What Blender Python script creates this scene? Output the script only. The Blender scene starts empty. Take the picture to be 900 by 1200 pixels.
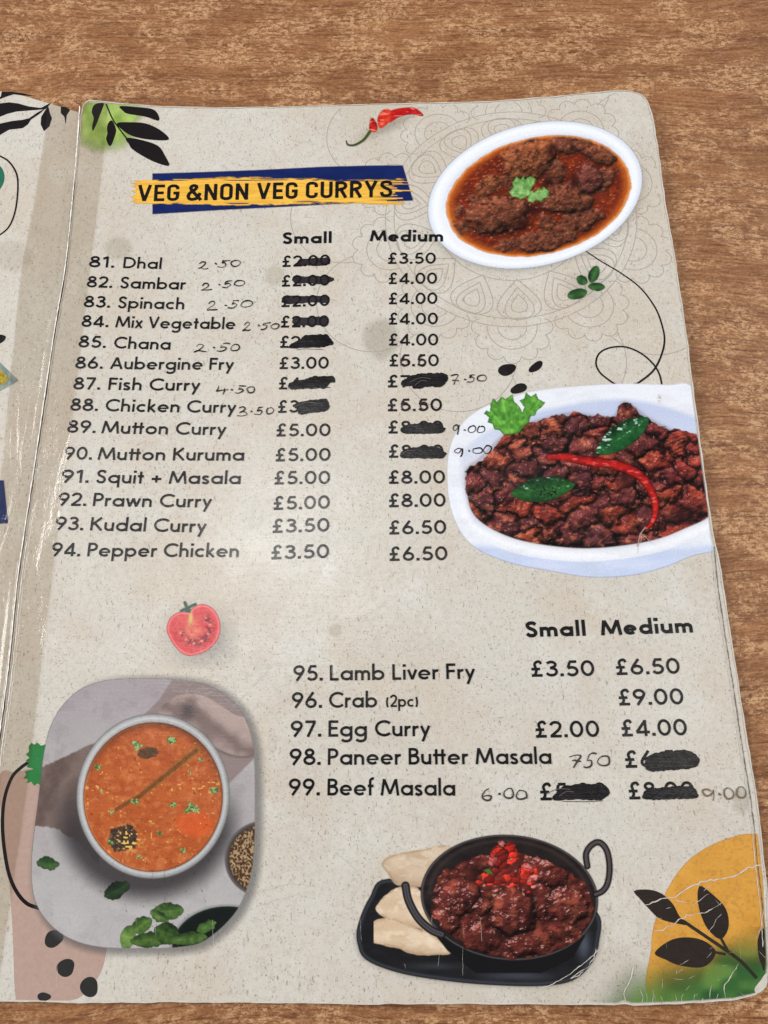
import bpy, math
import numpy as np
from mathutils.geometry import delaunay_2d_cdt
from mathutils import Vector

scene = bpy.context.scene
COL = scene.collection
MM = 0.001

# ------------------------------------------------------------------ camera
CAM = np.array([113.96, 67.08, 228.82])          # mm, page's lower left corner is the origin
ROT = (0.28363, 0.016585, -0.0049257)
FPX = 901.0
cam_data = bpy.data.cameras.new("camera")
cam_data.sensor_fit = 'VERTICAL'; cam_data.sensor_height = 36.0; cam_data.lens = 36.0 * FPX / 1200.0
cam_data.clip_start = 0.005; cam_data.clip_end = 50
cam = bpy.data.objects.new("camera", cam_data); COL.objects.link(cam)
cam.location = CAM * MM; cam.rotation_euler = ROT
scene.camera = cam
scene.render.resolution_x = 768; scene.render.resolution_y = 1024

# ------------------------------------------------------------------ world, lamps, exposure
world = bpy.data.worlds.new("World"); scene.world = world; world.use_nodes = True
bg = world.node_tree.nodes["Background"]
bg.inputs[0].default_value = (0.93, 0.96, 1.0, 1); bg.inputs[1].default_value = 0.24

def area(name, loc, target, size, size_y, power, color):
    l = bpy.data.lights.new(name, 'AREA'); l.shape = 'RECTANGLE'; l.size = size; l.size_y = size_y
    l.energy = power; l.color = color
    o = bpy.data.objects.new(name, l); COL.objects.link(o); o.location = loc
    o.rotation_euler = (Vector(target) - Vector(loc)).to_track_quat('-Z', 'Y').to_euler()
    return o
area("key_light", (1.75, 0.95, 1.25), (0.1, 0.15, 0), 1.0, 1.0, 26, (1.0, 0.985, 0.96))
area("key_light", (-1.55, 0.55, 1.15), (0.1, 0.15, 0), 0.9, 0.9, 30, (1.0, 0.99, 0.975))  # half of the window key, added at left to shade the right edge
area("ceiling_lamp", (-0.19, 0.50, 1.62), (0.07, 0.11, 0), 0.44, 0.34, 9.0, (1.0, 0.98, 0.95))
area("edge_glare_light", (0.87, 0.12, 1.40), (0.15, 0.1, 0), 0.10, 0.6, 2.2, (1.0, 0.97, 0.92))  # added light, no known source, puts glare on the page's right edge
scene.view_settings.view_transform = 'Standard'; scene.view_settings.look = 'None'
scene.view_settings.exposure = 0.0; scene.view_settings.gamma = 1.0
scene.view_settings.use_curve_mapping = False

# ------------------------------------------------------------------ geometry of the sheets
def _rotm():
    rx, ry, rz = ROT
    Rx = np.array([[1, 0, 0], [0, math.cos(rx), -math.sin(rx)], [0, math.sin(rx), math.cos(rx)]])
    Ry = np.array([[math.cos(ry), 0, math.sin(ry)], [0, 1, 0], [-math.sin(ry), 0, math.cos(ry)]])
    Rz = np.array([[math.cos(rz), -math.sin(rz), 0], [math.sin(rz), math.cos(rz), 0], [0, 0, 1]])
    return Rz @ Ry @ Rx
RM = _rotm()
THICK = 0.7

def sstep(a, b, v):
    t = np.clip((v - a) / (b - a), 0, 1); return t * t * (3 - 2 * t)

def surf_right(x, y):
    """top of the right page: it curls up a little at the spine and along its free edge"""
    v = np.clip(y / 297.0, 0.0, 1.05)
    h = 1.9 * np.exp(-(np.clip(x, -30, 400) / 20.0) ** 2) * (0.25 + 0.75 * v)
    h = h + 3.2 * sstep(105, 190, x) * (0.12 + 0.88 * v ** 1.6)
    h = h + 0.35 * np.sin(x * 0.043 + 1.0) * np.sin(y * 0.031 + 0.4) + 0.35
    return THICK + np.maximum(h, 0.0)

def surf_left(x, y):
    v = np.clip(y / 297.0, 0.0, 1.05)
    return THICK - 0.25 + 0.35 + 1.7 * np.exp(-(np.clip(-x, 0, 500) / 16.0) ** 2) * (0.25 + 0.75 * v) + 1.6 * (1 - np.exp(-np.clip(-x, 0, 500) / 30.0)) * (0.2 + 0.8 * v)

def surf_table(x, y):
    return np.zeros_like(x)

def on(surf, px, py):
    """the point of a surface that the measured photo point (px, py) belongs to -> page millimetres"""
    px = np.asarray(px, float); py = np.asarray(py, float)
    d = np.stack([(px - 450) / FPX, -(py - 600) / FPX, -np.ones_like(px)], -1) @ RM.T
    z = np.full_like(px, THICK)
    for _ in range(7):
        t = (z - CAM[2]) / d[..., 2]
        x = CAM[0] + t * d[..., 0]; y = CAM[1] + t * d[..., 1]
        z = surf(x, y)
    return x, y
def pts_on(surf, pts):
    p = np.array(pts, float); x, y = on(surf, p[:, 0], p[:, 1]); return np.stack([x, y], 1)
def zoomed(ox, oy, s, pts):                       # measurements taken in an enlarged view
    return [(ox + a / s, oy + b / s) for a, b in pts]

def catmull(P, n=8, closed=False):
    P = np.array(P, float); N = len(P); out = []
    rng = range(N) if closed else range(N - 1)
    for i in rng:
        if closed: p0, p1, p2, p3 = P[i - 1], P[i], P[(i + 1) % N], P[(i + 2) % N]
        else: p0, p1, p2, p3 = P[max(i - 1, 0)], P[i], P[i + 1], P[min(i + 2, N - 1)]
        for k in range(n):
            t = k / n
            out.append(0.5 * ((2 * p1) + (-p0 + p2) * t + (2 * p0 - 5 * p1 + 4 * p2 - p3) * t * t + (-p0 + 3 * p1 - 3 * p2 + p3) * t ** 3))
    if not closed: out.append(P[-1])
    return np.array(out)

# ------------------------------------------------------------------ noise for the printed pictures
def _h(ix, iy, seed):
    with np.errstate(over='ignore'):
        n = (ix.astype(np.int64) * 374761393 + iy.astype(np.int64) * 668265263 + seed * 974711) & 0xffffffff
        n = ((n ^ (n >> 13)) * 1274126177) & 0xffffffff
        n = ((n ^ (n >> 16)) * 2246822519) & 0xffffffff
        n = n ^ (n >> 15)
    return (n & 0xffffff) / float(0xffffff)
def vnoise(x, y, seed=0):
    ix = np.floor(x); iy = np.floor(y); fx = x - ix; fy = y - iy
    u = fx * fx * fx * (fx * (fx * 6 - 15) + 10); v = fy * fy * fy * (fy * (fy * 6 - 15) + 10)
    a = _h(ix, iy, seed); b = _h(ix + 1, iy, seed); c = _h(ix, iy + 1, seed); d = _h(ix + 1, iy + 1, seed)
    return (a + (b - a) * u) * (1 - v) + (c + (d - c) * u) * v
def fbm(x, y, seed=0, octv=4, gain=0.5):
    s = 0; a = 1; t = 0
    for i in range(octv):
        s = s + a * vnoise(x * 2 ** i + i * 17.3, y * 2 ** i + i * 9.1, seed + i); t += a; a *= gain
    return s / t
def worley(x, y, seed=0):
    ix = np.floor(x); iy = np.floor(y)
    f1 = np.full(x.shape, 9.0); f2 = np.full(x.shape, 9.0); cid = np.zeros(x.shape); dx1 = np.zeros(x.shape); dy1 = np.zeros(x.shape)
    for i in (-1, 0, 1):
        for j in (-1, 0, 1):
            cx = ix + i; cy = iy + j
            qx = cx + _h(cx, cy, seed); qy = cy + _h(cx, cy, seed + 7)
            dx = x - qx; dy = y - qy; d = np.sqrt(dx * dx + dy * dy)
            near = d < f1
            f2 = np.where(near, f1, np.minimum(f2, d))
            cid = np.where(near, _h(cx, cy, seed + 13), cid)
            dx1 = np.where(near, dx, dx1); dy1 = np.where(near, dy, dy1)
            f1 = np.where(near, d, f1)
    return f1, f2, cid, dx1, dy1
def blur(a, r):
    r = int(max(1, r))
    for ax in (0, 1):
        for _ in range(2):
            p = np.pad(a, [(r + 1, r) if k == ax else (0, 0) for k in (0, 1)], mode='edge')
            c = np.cumsum(p, axis=ax)
            n = a.shape[ax]
            a = (np.take(c, range(2 * r + 1, 2 * r + 1 + n), axis=ax) - np.take(c, range(0, n), axis=ax)) / (2 * r + 1)
    return a
def seg_sd(X, Y, pts):
    """signed distance to a closed polygon, negative inside"""
    P = np.array(pts, float); d = np.full(X.shape, 1e9); inside = np.zeros(X.shape, bool)
    for i in range(len(P)):
        a = P[i - 1]; b = P[i]; e = b - a; L = e @ e + 1e-12
        t = np.clip(((X - a[0]) * e[0] + (Y - a[1]) * e[1]) / L, 0, 1)
        d = np.minimum(d, np.hypot(X - a[0] - t * e[0], Y - a[1] - t * e[1]))
        if a[1] != b[1]:
            c = ((a[1] > Y) != (b[1] > Y)) & (X < (b[0] - a[0]) * (Y - a[1]) / (b[1] - a[1]) + a[0])
            inside ^= c
    return np.where(inside, -d, d)
def line_sd(X, Y, pts):
    P = np.array(pts, float); d = np.full(X.shape, 1e9); tt = np.zeros(X.shape)
    n = len(P) - 1
    for i in range(n):
        a = P[i]; b = P[i + 1]; e = b - a; L = e @ e + 1e-12
        t = np.clip(((X - a[0]) * e[0] + (Y - a[1]) * e[1]) / L, 0, 1)
        q = np.hypot(X - a[0] - t * e[0], Y - a[1] - t * e[1])
        tt = np.where(q < d, (i + t) / n, tt); d = np.minimum(d, q)
    return d, tt
def ell(X, Y, cx, cy, rx, ry, deg=0):
    a = math.radians(deg); u = (X - cx) * math.cos(a) + (Y - cy) * math.sin(a); v = -(X - cx) * math.sin(a) + (Y - cy) * math.cos(a)
    r = np.sqrt((u / rx) ** 2 + (v / ry) ** 2)
    return (r - 1) * min(rx, ry), r, u / rx, v / ry
def soft(sd, w=0.6): return np.clip(0.5 - sd / (2 * w), 0, 1)
def mix(a, b, t):
    a = np.asarray(a, float); b = np.asarray(b, float)
    return a + (b - a) * t[..., None]
def rgb(*c): return np.array(c, float)
def flat(X, c): return np.ones(X.shape + (3,)) * np.array(c, float)
def lin(c):
    c = np.clip(np.asarray(c, float) / 255.0, 0, 1)
    return np.where(c <= 0.04045, c / 12.92, ((c + 0.055) / 1.055) ** 2.4)
def relief(Hh, s, k=1.0, lx=-0.45, ly=-0.75, lz=0.55):
    gy, gx = np.gradient(Hh, s)
    nx, ny, nz = -gx * k, -gy * k, np.ones_like(gx)
    L = np.sqrt(nx * nx + ny * ny + 1); l = math.sqrt(lx * lx + ly * ly + lz * lz)
    dif = (nx * lx + ny * ly + nz * lz) / (L * l)
    hx, hy, hz = lx / l, ly / l, lz / l + 1; hl = math.sqrt(hx * hx + hy * hy + hz * hz)
    spec = np.clip((nx * hx + ny * hy + nz * hz) / (L * hl), 0, 1)
    return dif, spec
INK = 0.93
def ink(c): return lin(c) * INK

# ------------------------------------------------------------------ materials
def laminate_group():
    g = bpy.data.node_groups.new("laminate_surface", 'ShaderNodeTree')
    g.interface.new_socket("Normal", in_out='OUTPUT', socket_type='NodeSocketVector')
    g.interface.new_socket("Roughness", in_out='OUTPUT', socket_type='NodeSocketFloat')
    n = g.nodes; l = g.links
    out = n.new('NodeGroupOutput'); geo = n.new('ShaderNodeNewGeometry')
    def noise(scale, detail, rough=0.5, dist=0.0, stretch=None):
        t = n.new('ShaderNodeTexNoise'); t.inputs['Scale'].default_value = scale; t.inputs['Detail'].default_value = detail
        t.inputs['Roughness'].default_value = rough; t.inputs['Distortion'].default_value = dist
        if stretch:
            m = n.new('ShaderNodeMapping'); m.inputs['Scale'].default_value = stretch[:3]; m.inputs['Rotation'].default_value = (0, 0, stretch[3])
            l.new(geo.outputs['Position'], m.inputs['Vector']); l.new(m.outputs[0], t.inputs['Vector'])
        else: l.new(geo.outputs['Position'], t.inputs['Vector'])
        return t.outputs[0]
    def bump(h, strength, dist, nrm=None):
        b = n.new('ShaderNodeBump'); b.inputs['Strength'].default_value = strength; b.inputs['Distance'].default_value = dist
        l.new(h, b.inputs['Height'])
        if nrm: l.new(nrm, b.inputs['Normal'])
        return b.outputs[0]
    b = bump(noise(16, 2, 0.5, 0.3), 0.6, 0.0016)
    b = bump(noise(75, 4, 0.6, 0.8), 0.55, 0.00035, b)
    b = bump(noise(300, 4, 0.65, 0.6), 0.4, 0.00007, b)
    b = bump(noise(1500, 2, 0.5), 0.3, 0.00002, b)
    # fine scratches and wrinkles in the film
    b = bump(noise(60, 3, 0.7, 1.5, (1, 12, 1, 0.9)), 0.35, 0.00010, b)
    l.new(b, out.inputs[0])
    r = noise(45, 5, 0.65, 0.5); mr = n.new('ShaderNodeMapRange')
    l.new(r, mr.inputs[0]); mr.inputs[1].default_value = 0.3; mr.inputs[2].default_value = 0.7
    mr.inputs[3].default_value = 0.17; mr.inputs[4].default_value = 0.32
    l.new(mr.outputs[0], out.inputs[1])
    return g
LAM = laminate_group()

def base_mat(name, spec=0.4):
    m = bpy.data.materials.new(name); m.use_nodes = True
    p = m.node_tree.nodes['Principled BSDF']
    g = m.node_tree.nodes.new('ShaderNodeGroup'); g.node_tree = LAM
    m.node_tree.links.new(g.outputs[0], p.inputs['Normal']); m.node_tree.links.new(g.outputs[1], p.inputs['Roughness'])
    p.inputs['Specular IOR Level'].default_value = spec * 0.46
    return m, p
_inks = {}
def ink_mat(c, spec=0.5, name="printed_ink"):
    key = (tuple(c), spec)
    if key in _inks: return _inks[key]
    m, p = base_mat(name, spec); nt = m.node_tree
    # slight mottling of the ink
    geo = nt.nodes.new('ShaderNodeNewGeometry'); t = nt.nodes.new('ShaderNodeTexNoise'); t.inputs['Scale'].default_value = 900; t.inputs['Detail'].default_value = 3
    nt.links.new(geo.outputs['Position'], t.inputs['Vector'])
    mx = nt.nodes.new('ShaderNodeMix'); mx.data_type = 'RGBA'
    col = lin(c) * INK
    mx.inputs['A'].default_value = (*(col * 0.86), 1); mx.inputs['B'].default_value = (*np.minimum(col * 1.12 + 0.003, 1), 1)
    nt.links.new(t.outputs[0], mx.inputs['Factor']); nt.links.new(mx.outputs['Result'], p.inputs['Base Color'])
    _inks[key] = m; return m
def picture_mat():
    m, p = base_mat("printed_picture"); nt = m.node_tree
    a = nt.nodes.new('ShaderNodeAttribute'); a.attribute_name = "Col"
    geo = nt.nodes.new('ShaderNodeNewGeometry'); t = nt.nodes.new('ShaderNodeTexNoise'); t.inputs['Scale'].default_value = 1900; t.inputs['Detail'].default_value = 2
    nt.links.new(geo.outputs['Position'], t.inputs['Vector'])
    mr = nt.nodes.new('ShaderNodeMapRange'); mr.inputs[3].default_value = 0.86; mr.inputs[4].default_value = 1.12
    nt.links.new(t.outputs[0], mr.inputs[0])
    mul = nt.nodes.new('ShaderNodeVectorMath'); mul.operation = 'SCALE'
    nt.links.new(a.outputs['Color'], mul.inputs[0]); nt.links.new(mr.outputs[0], mul.inputs['Scale'])
    nt.links.new(mul.outputs[0], p.inputs['Base Color']); nt.links.new(a.outputs['Alpha'], p.inputs['Alpha'])
    return m
PICTURE = picture_mat()

def paper_mat():
    m, p = base_mat("laminated_paper"); nt = m.node_tree; n = nt.nodes; l = nt.links
    geo = n.new('ShaderNodeNewGeometry')
    def noise(scale, detail, rough=0.5, dist=0.0, mp=None):
        t = n.new('ShaderNodeTexNoise'); t.inputs['Scale'].default_value = scale; t.inputs['Detail'].default_value = detail
        t.inputs['Roughness'].default_value = rough; t.inputs['Distortion'].default_value = dist
        src = geo.outputs['Position']
        if mp:
            q = n.new('ShaderNodeMapping'); q.inputs['Scale'].default_value = mp[:3]; q.inputs['Rotation'].default_value = (0, 0, mp[3]); l.new(src, q.inputs[0]); src = q.outputs[0]
        l.new(src, t.inputs['Vector']); return t.outputs[0]
    def ramp(f, a, b):
        r = n.new('ShaderNodeMapRange'); r.interpolation_type = 'SMOOTHSTEP'; r.inputs[1].default_value = a; r.inputs[2].default_value = b; l.new(f, r.inputs[0]); return r.outputs[0]
    def mixc(f, a, b, amount=1.0):
        x = n.new('ShaderNodeMix'); x.data_type = 'RGBA'
        if amount != 1.0:
            k = n.new('ShaderNodeMath'); k.operation = 'MULTIPLY'; k.inputs[1].default_value = amount; l.new(f, k.inputs[0]); f = k.outputs[0]
        l.new(f, x.inputs['Factor'])
        for s, v in (('A', a), ('B', b)):
            if isinstance(v, tuple): x.inputs[s].default_value = (*v, 1)
            else: l.new(v, x.inputs[s])
        return x.outputs['Result']
    base = tuple(ink((203, 199, 191))); warm = tuple(ink((199, 188, 174))); light = tuple(ink((215, 213, 208)))
    c = mixc(ramp(noise(28, 4, 0.6, 0.5), 0.35, 0.7), base, warm, 0.9)
    c = mixc(ramp(noise(11, 3, 0.6, 0.8), 0.5, 0.72), c, tuple(ink((190, 182, 168))), 0.6)
    c = mixc(ramp(noise(60, 5, 0.65, 0.3), 0.5, 0.75), c, light, 0.55)
    c = mixc(ramp(noise(650, 3, 0.6), 0.42, 0.72), c, tuple(ink((188, 180, 168))), 0.6)
    c = mixc(ramp(noise(1700, 2, 0.6), 0.58, 0.74), c, tuple(ink((128, 116, 102))), 0.75)
    c = mixc(ramp(noise(1500, 2, 0.6, 0, (1, 0.35, 1, 0.7)), 0.62, 0.74), c, tuple(ink((120, 108, 94))), 0.6)
    c = mixc(ramp(noise(1300, 2, 0.5, 0, (1, 0.4, 1, -0.6)), 0.60, 0.74), c, tuple(ink((222, 219, 214))), 0.3)
    l.new(c, p.inputs['Base Color'])
    return m
PAPER = paper_mat()

def worn_mat(name, c):
    m = bpy.data.materials.new(name); m.use_nodes = True; nt = m.node_tree; p = nt.nodes['Principled BSDF']
    geo = nt.nodes.new('ShaderNodeNewGeometry'); t = nt.nodes.new('ShaderNodeTexNoise'); t.inputs['Scale'].default_value = 700; t.inputs['Detail'].default_value = 4
    nt.links.new(geo.outputs['Position'], t.inputs['Vector'])
    mx = nt.nodes.new('ShaderNodeMix'); mx.data_type = 'RGBA'
    mx.inputs['A'].default_value = (*(lin(c) * 0.62), 1); mx.inputs['B'].default_value = (*lin(c), 1)
    nt.links.new(t.outputs[0], mx.inputs['Factor']); nt.links.new(mx.outputs['Result'], p.inputs['Base Color'])
    p.inputs['Roughness'].default_value = 0.6
    return m
WORN = worn_mat("worn_paper_edge", (210, 203, 193))
DARKSEAM = worn_mat("dark_seam", (92, 82, 74))

def tape_mat():
    m = bpy.data.materials.new("yellowed_clear_tape"); m.use_nodes = True; nt = m.node_tree; n = nt.nodes; l = nt.links
    for x in list(n): n.remove(x)
    out = n.new('ShaderNodeOutputMaterial'); tr = n.new('ShaderNodeBsdfTransparent'); gl = n.new('ShaderNodeBsdfGlossy'); mx = n.new('ShaderNodeMixShader')
    lw_ = n.new('ShaderNodeLayerWeight'); lw_.inputs[0].default_value = 0.5
    pw = n.new('ShaderNodeMath'); pw.operation = 'POWER'; pw.inputs[1].default_value = 4.0; l.new(lw_.outputs['Facing'], pw.inputs[0])
    fr = n.new('ShaderNodeMapRange'); fr.inputs[3].default_value = 0.045; fr.inputs[4].default_value = 0.9; l.new(pw.outputs[0], fr.inputs[0])
    geo = n.new('ShaderNodeNewGeometry')
    a = n.new('ShaderNodeTexNoise'); a.inputs['Scale'].default_value = 55; a.inputs['Detail'].default_value = 6; a.inputs['Distortion'].default_value = 1.2
    mp = n.new('ShaderNodeMapping'); mp.inputs['Rotation'].default_value = (0, 0, -0.12); mp.inputs['Scale'].default_value = (2.2, 0.5, 1)
    l.new(geo.outputs['Position'], mp.inputs[0]); l.new(mp.outputs[0], a.inputs['Vector'])
    b = n.new('ShaderNodeBump'); b.inputs['Strength'].default_value = 0.8; b.inputs['Distance'].default_value = 0.0006
    l.new(a.outputs[0], b.inputs['Height'])
    a2 = n.new('ShaderNodeTexNoise'); a2.inputs['Scale'].default_value = 260; a2.inputs['Detail'].default_value = 5; a2.inputs['Distortion'].default_value = 2
    l.new(geo.outputs['Position'], a2.inputs['Vector'])
    b2 = n.new('ShaderNodeBump'); b2.inputs['Strength'].default_value = 0.5; b2.inputs['Distance'].default_value = 0.00012
    l.new(a2.outputs[0], b2.inputs['Height']); l.new(b.outputs[0], b2.inputs['Normal'])
    l.new(b2.outputs[0], gl.inputs['Normal']); l.new(b2.outputs[0], lw_.inputs['Normal'])
    gl.inputs['Roughness'].default_value = 0.13
    t = n.new('ShaderNodeTexNoise'); t.inputs['Scale'].default_value = 60; l.new(geo.outputs['Position'], t.inputs['Vector'])
    cm = n.new('ShaderNodeMix'); cm.data_type = 'RGBA'; l.new(t.outputs[0], cm.inputs['Factor'])
    cm.inputs['A'].default_value = (0.89, 0.855, 0.81, 1); cm.inputs['B'].default_value = (0.94, 0.915, 0.88, 1)
    l.new(cm.outputs['Result'], tr.inputs[0])
    l.new(fr.outputs[0], mx.inputs[0]); l.new(tr.outputs[0], mx.inputs[1]); l.new(gl.outputs[0], mx.inputs[2]); l.new(mx.outputs[0], out.inputs[0])
    return m
TAPE = tape_mat()

def glint_mat():
    m = bpy.data.materials.new("spine_glint_white"); m.use_nodes = True; p = m.node_tree.nodes['Principled BSDF']
    p.inputs['Base Color'].default_value = (*lin((244, 241, 236)), 1); p.inputs['Roughness'].default_value = 0.2  # near-white base colour paints the glints of the crinkled film
    nt = m.node_tree; geo = nt.nodes.new('ShaderNodeNewGeometry'); t = nt.nodes.new('ShaderNodeTexNoise'); t.inputs['Scale'].default_value = 300; t.inputs['Detail'].default_value = 4
    nt.links.new(geo.outputs['Position'], t.inputs['Vector']); b = nt.nodes.new('ShaderNodeBump'); b.inputs['Distance'].default_value = 0.0004; nt.links.new(t.outputs[0], b.inputs['Height']); nt.links.new(b.outputs[0], p.inputs['Normal'])
    return m
GLINT = glint_mat()

def wood_mat():
    m = bpy.data.materials.new("wood_grain_laminate"); m.use_nodes = True; nt = m.node_tree; n = nt.nodes; l = nt.links; p = n['Principled BSDF']
    geo = n.new('ShaderNodeNewGeometry')
    # grain runs along x and wanders a little
    wv = n.new('ShaderNodeTexNoise'); wv.inputs['Scale'].default_value = 6; wv.inputs['Detail'].default_value = 3
    l.new(geo.outputs['Position'], wv.inputs['Vector'])
    sub = n.new('ShaderNodeVectorMath'); sub.operation = 'MULTIPLY_ADD'; sub.inputs[1].default_value = (0, 0.035, 0)
    l.new(wv.outputs['Color'], sub.inputs[0]); l.new(geo.outputs['Position'], sub.inputs[2])
    def noise(sx, sy, detail, rough=0.6, dist=0.0, warp=True):
        mp = n.new('ShaderNodeMapping'); mp.inputs['Scale'].default_value = (sx, sy, 1); mp.inputs['Rotation'].default_value = (0, 0, 0)
        l.new(sub.outputs[0] if warp else geo.outputs['Position'], mp.inputs[0])
        t = n.new('ShaderNodeTexNoise'); t.inputs['Scale'].default_value = 1; t.inputs['Detail'].default_value = detail; t.inputs['Roughness'].default_value = rough; t.inputs['Distortion'].default_value = dist
        l.new(mp.outputs[0], t.inputs['Vector']); return t.outputs[0]
    def ramp(f, a, b):
        r = n.new('ShaderNodeMapRange'); r.interpolation_type = 'SMOOTHSTEP'; r.inputs[1].default_value = a; r.inputs[2].default_value = b; l.new(f, r.inputs[0]); return r.outputs[0]
    def mul(a, b):
        k = n.new('ShaderNodeMath'); k.operation = 'MULTIPLY'; l.new(a, k.inputs[0])
        if isinstance(b, float): k.inputs[1].default_value = b
        else: l.new(b, k.inputs[1])
        return k.outputs[0]
    def mixc(f, a, b):
        x = n.new('ShaderNodeMix'); x.data_type = 'RGBA'; l.new(f, x.inputs['Factor'])
        for s, v in (('A', a), ('B', b)):
            if isinstance(v, tuple): x.inputs[s].default_value = (*v, 1)
            else: l.new(v, x.inputs[s])
        return x.outputs['Result']
    L = lambda *c: tuple(lin(c) * 0.88 * np.array([1.06, 0.97, 0.87]))
    c = mixc(ramp(noise(4, 38, 5), 0.3, 0.7), L(124, 84, 52), L(152, 106, 68))
    c = mixc(mul(ramp(noise(14, 210, 6, 0.8), 0.44, 0.60), 0.80), c, L(104, 62, 34))
    c = mixc(mul(ramp(noise(30, 800, 4, 0.7), 0.46, 0.66), 0.65), c, L(170, 124, 86))
    # pale blotches broken up by short fibres
    patch = ramp(noise(42, 80, 6, 0.8, 0.2), 0.44, 0.58)
    fine = ramp(noise(380, 620, 4, 0.85, 0.2), 0.46, 0.54)
    c = mixc(mul(mul(patch, fine), 0.85), c, L(204, 168, 132))
    fine2 = ramp(noise(260, 1000, 4, 0.75, 0.3), 0.48, 0.62)
    c = mixc(mul(fine2, 0.38), c, L(176, 136, 100))
    c = mixc(mul(ramp(noise(800, 1100, 3, 0.8), 0.5, 0.60), 0.42), c, L(92, 56, 32))
    c = mixc(mul(ramp(noise(700, 1000, 3, 0.8, 0.3), 0.54, 0.64), 0.22), c, L(206, 170, 134))
    # dark pores, short dashes along the grain
    c = mixc(mul(ramp(noise(90, 1250, 3, 0.65), 0.55, 0.66), 0.75), c, L(92, 54, 30))
    c = mixc(mul(ramp(noise(190, 560, 3, 0.7), 0.60, 0.70), 0.6), c, L(98, 60, 34))
    l.new(c, p.inputs['Base Color'])
    rr = n.new('ShaderNodeMapRange'); p.inputs['Specular IOR Level'].default_value = 0.28; rr.inputs[3].default_value = 0.45; rr.inputs[4].default_value = 0.62; l.new(fine, rr.inputs[0]); l.new(rr.outputs[0], p.inputs['Roughness'])
    b = n.new('ShaderNodeBump'); b.inputs['Strength'].default_value = 0.5; b.inputs['Distance'].default_value = 0.0002
    l.new(noise(60, 1300, 3), b.inputs['Height']); l.new(b.outputs[0], p.inputs['Normal'])
    return m

# ------------------------------------------------------------------ mesh helpers
def link(name, me, mat, parent=None, label=None, kind=None):
    o = bpy.data.objects.new(name, me); COL.objects.link(o)
    if mat: me.materials.append(mat)
    if parent: o.parent = parent
    if label: o['label'] = label
    if kind: o['kind'] = kind
    return o
def mesh_from(name, verts, faces, smooth=True):
    me = bpy.data.meshes.new(name); me.from_pydata([tuple(v) for v in verts], [], [tuple(f) for f in faces])
    if smooth: me.polygons.foreach_set('use_smooth', [True] * len(me.polygons))
    me.update(); return me
def resample(P, step, closed=True):
    P = np.array(P, float)
    Q = np.vstack([P, P[:1]]) if closed else P
    s = np.r_[0, np.cumsum(np.hypot(*np.diff(Q, axis=0).T))]
    n = max(3, int(s[-1] / step)); t = np.linspace(0, s[-1], n + 1)
    if closed: t = t[:-1]
    return np.stack([np.interp(t, s, Q[:, 0]), np.interp(t, s, Q[:, 1])], 1)
def fill(outline, step=4.0):
    """triangulate an outline (page mm) with interior points so that it can follow the curl"""
    O = np.array(outline, float); n = len(O)
    x0, y0 = O.min(0); x1, y1 = O.max(0)
    gx, gy = np.meshgrid(np.arange(x0 + step / 2, x1, step), np.arange(y0 + step / 2, y1, step))
    inner = seg_sd(gx, gy, O) < -0.35 * min(step, 2.0)
    I = np.stack([gx[inner], gy[inner]], 1)
    V = [Vector(p) for p in np.vstack([O, I])] if len(I) else [Vector(p) for p in O]
    r = delaunay_2d_cdt(V, [(i, (i + 1) % n) for i in range(n)], [list(range(n))], 1, 1e-5)
    return np.array([list(v) for v in r[0]]), [list(f) for f in r[2]]
def orient(V, F):
    out = []
    for f in F:
        a, b, c = V[f[0]], V[f[1]], V[f[2]]
        out.append(f if (b[0] - a[0]) * (c[1] - a[1]) - (b[1] - a[1]) * (c[0] - a[0]) > 0 else f[::-1])
    return out
def patch(name, outline, surf, off, mat, parent, label=None):
    V, F = fill(outline); F = orient(V, F); z = surf(V[:, 0], V[:, 1]) + off
    return link(name, mesh_from(name, np.c_[V, z] * MM, F), mat, parent, label)
def patches(name, outlines, surf, off, mat, parent, label=None):
    VV = []; FF = []; b = 0
    for k, o in enumerate(outlines):
        V, F = fill(o); F = orient(V, F); z = surf(V[:, 0], V[:, 1]) + off + k * 0.002
        VV.append(np.c_[V, z]); FF += [[i + b for i in f] for f in F]; b += len(V)
    return link(name, mesh_from(name, np.vstack(VV) * MM, FF), mat, parent, label)
def sheet(name, outline, surf, thick, mat, parent, label, edge_mat=WORN):
    """a solid sheet with its own thickness, curled with the surface"""
    O = resample(outline, 1.6); V, F = fill(O, 3.0); F = orient(V, F)
    z = surf(V[:, 0], V[:, 1]); n = len(V)
    top = np.c_[V, z]; bot = np.c_[V, z - thick]
    faces = list(F) + [[i + n for i in f[::-1]] for f in F]
    cnt = {}
    for f in F:
        for i in range(len(f)):
            e = (f[i], f[(i + 1) % len(f)]); cnt[e] = 1
    side = [e for e in cnt if (e[1], e[0]) not in cnt]
    nf = len(faces)
    rimv = sorted({i for e in side for i in e}); at = {v: 2 * n + k for k, v in enumerate(rimv)}; m_ = len(rimv)
    for a, b in side: faces.append([at[b], at[a], at[a] + m_, at[b] + m_])      # the cut edge has vertices of its own
    me = mesh_from(name, np.vstack([top, bot, top[rimv], bot[rimv]]) * MM, faces)
    o = link(name, me, mat, parent, label); me.materials.append(edge_mat)
    for i in range(nf, len(faces)): me.polygons[i].material_index = 1; me.polygons[i].use_smooth = False
    return o, O
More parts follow.
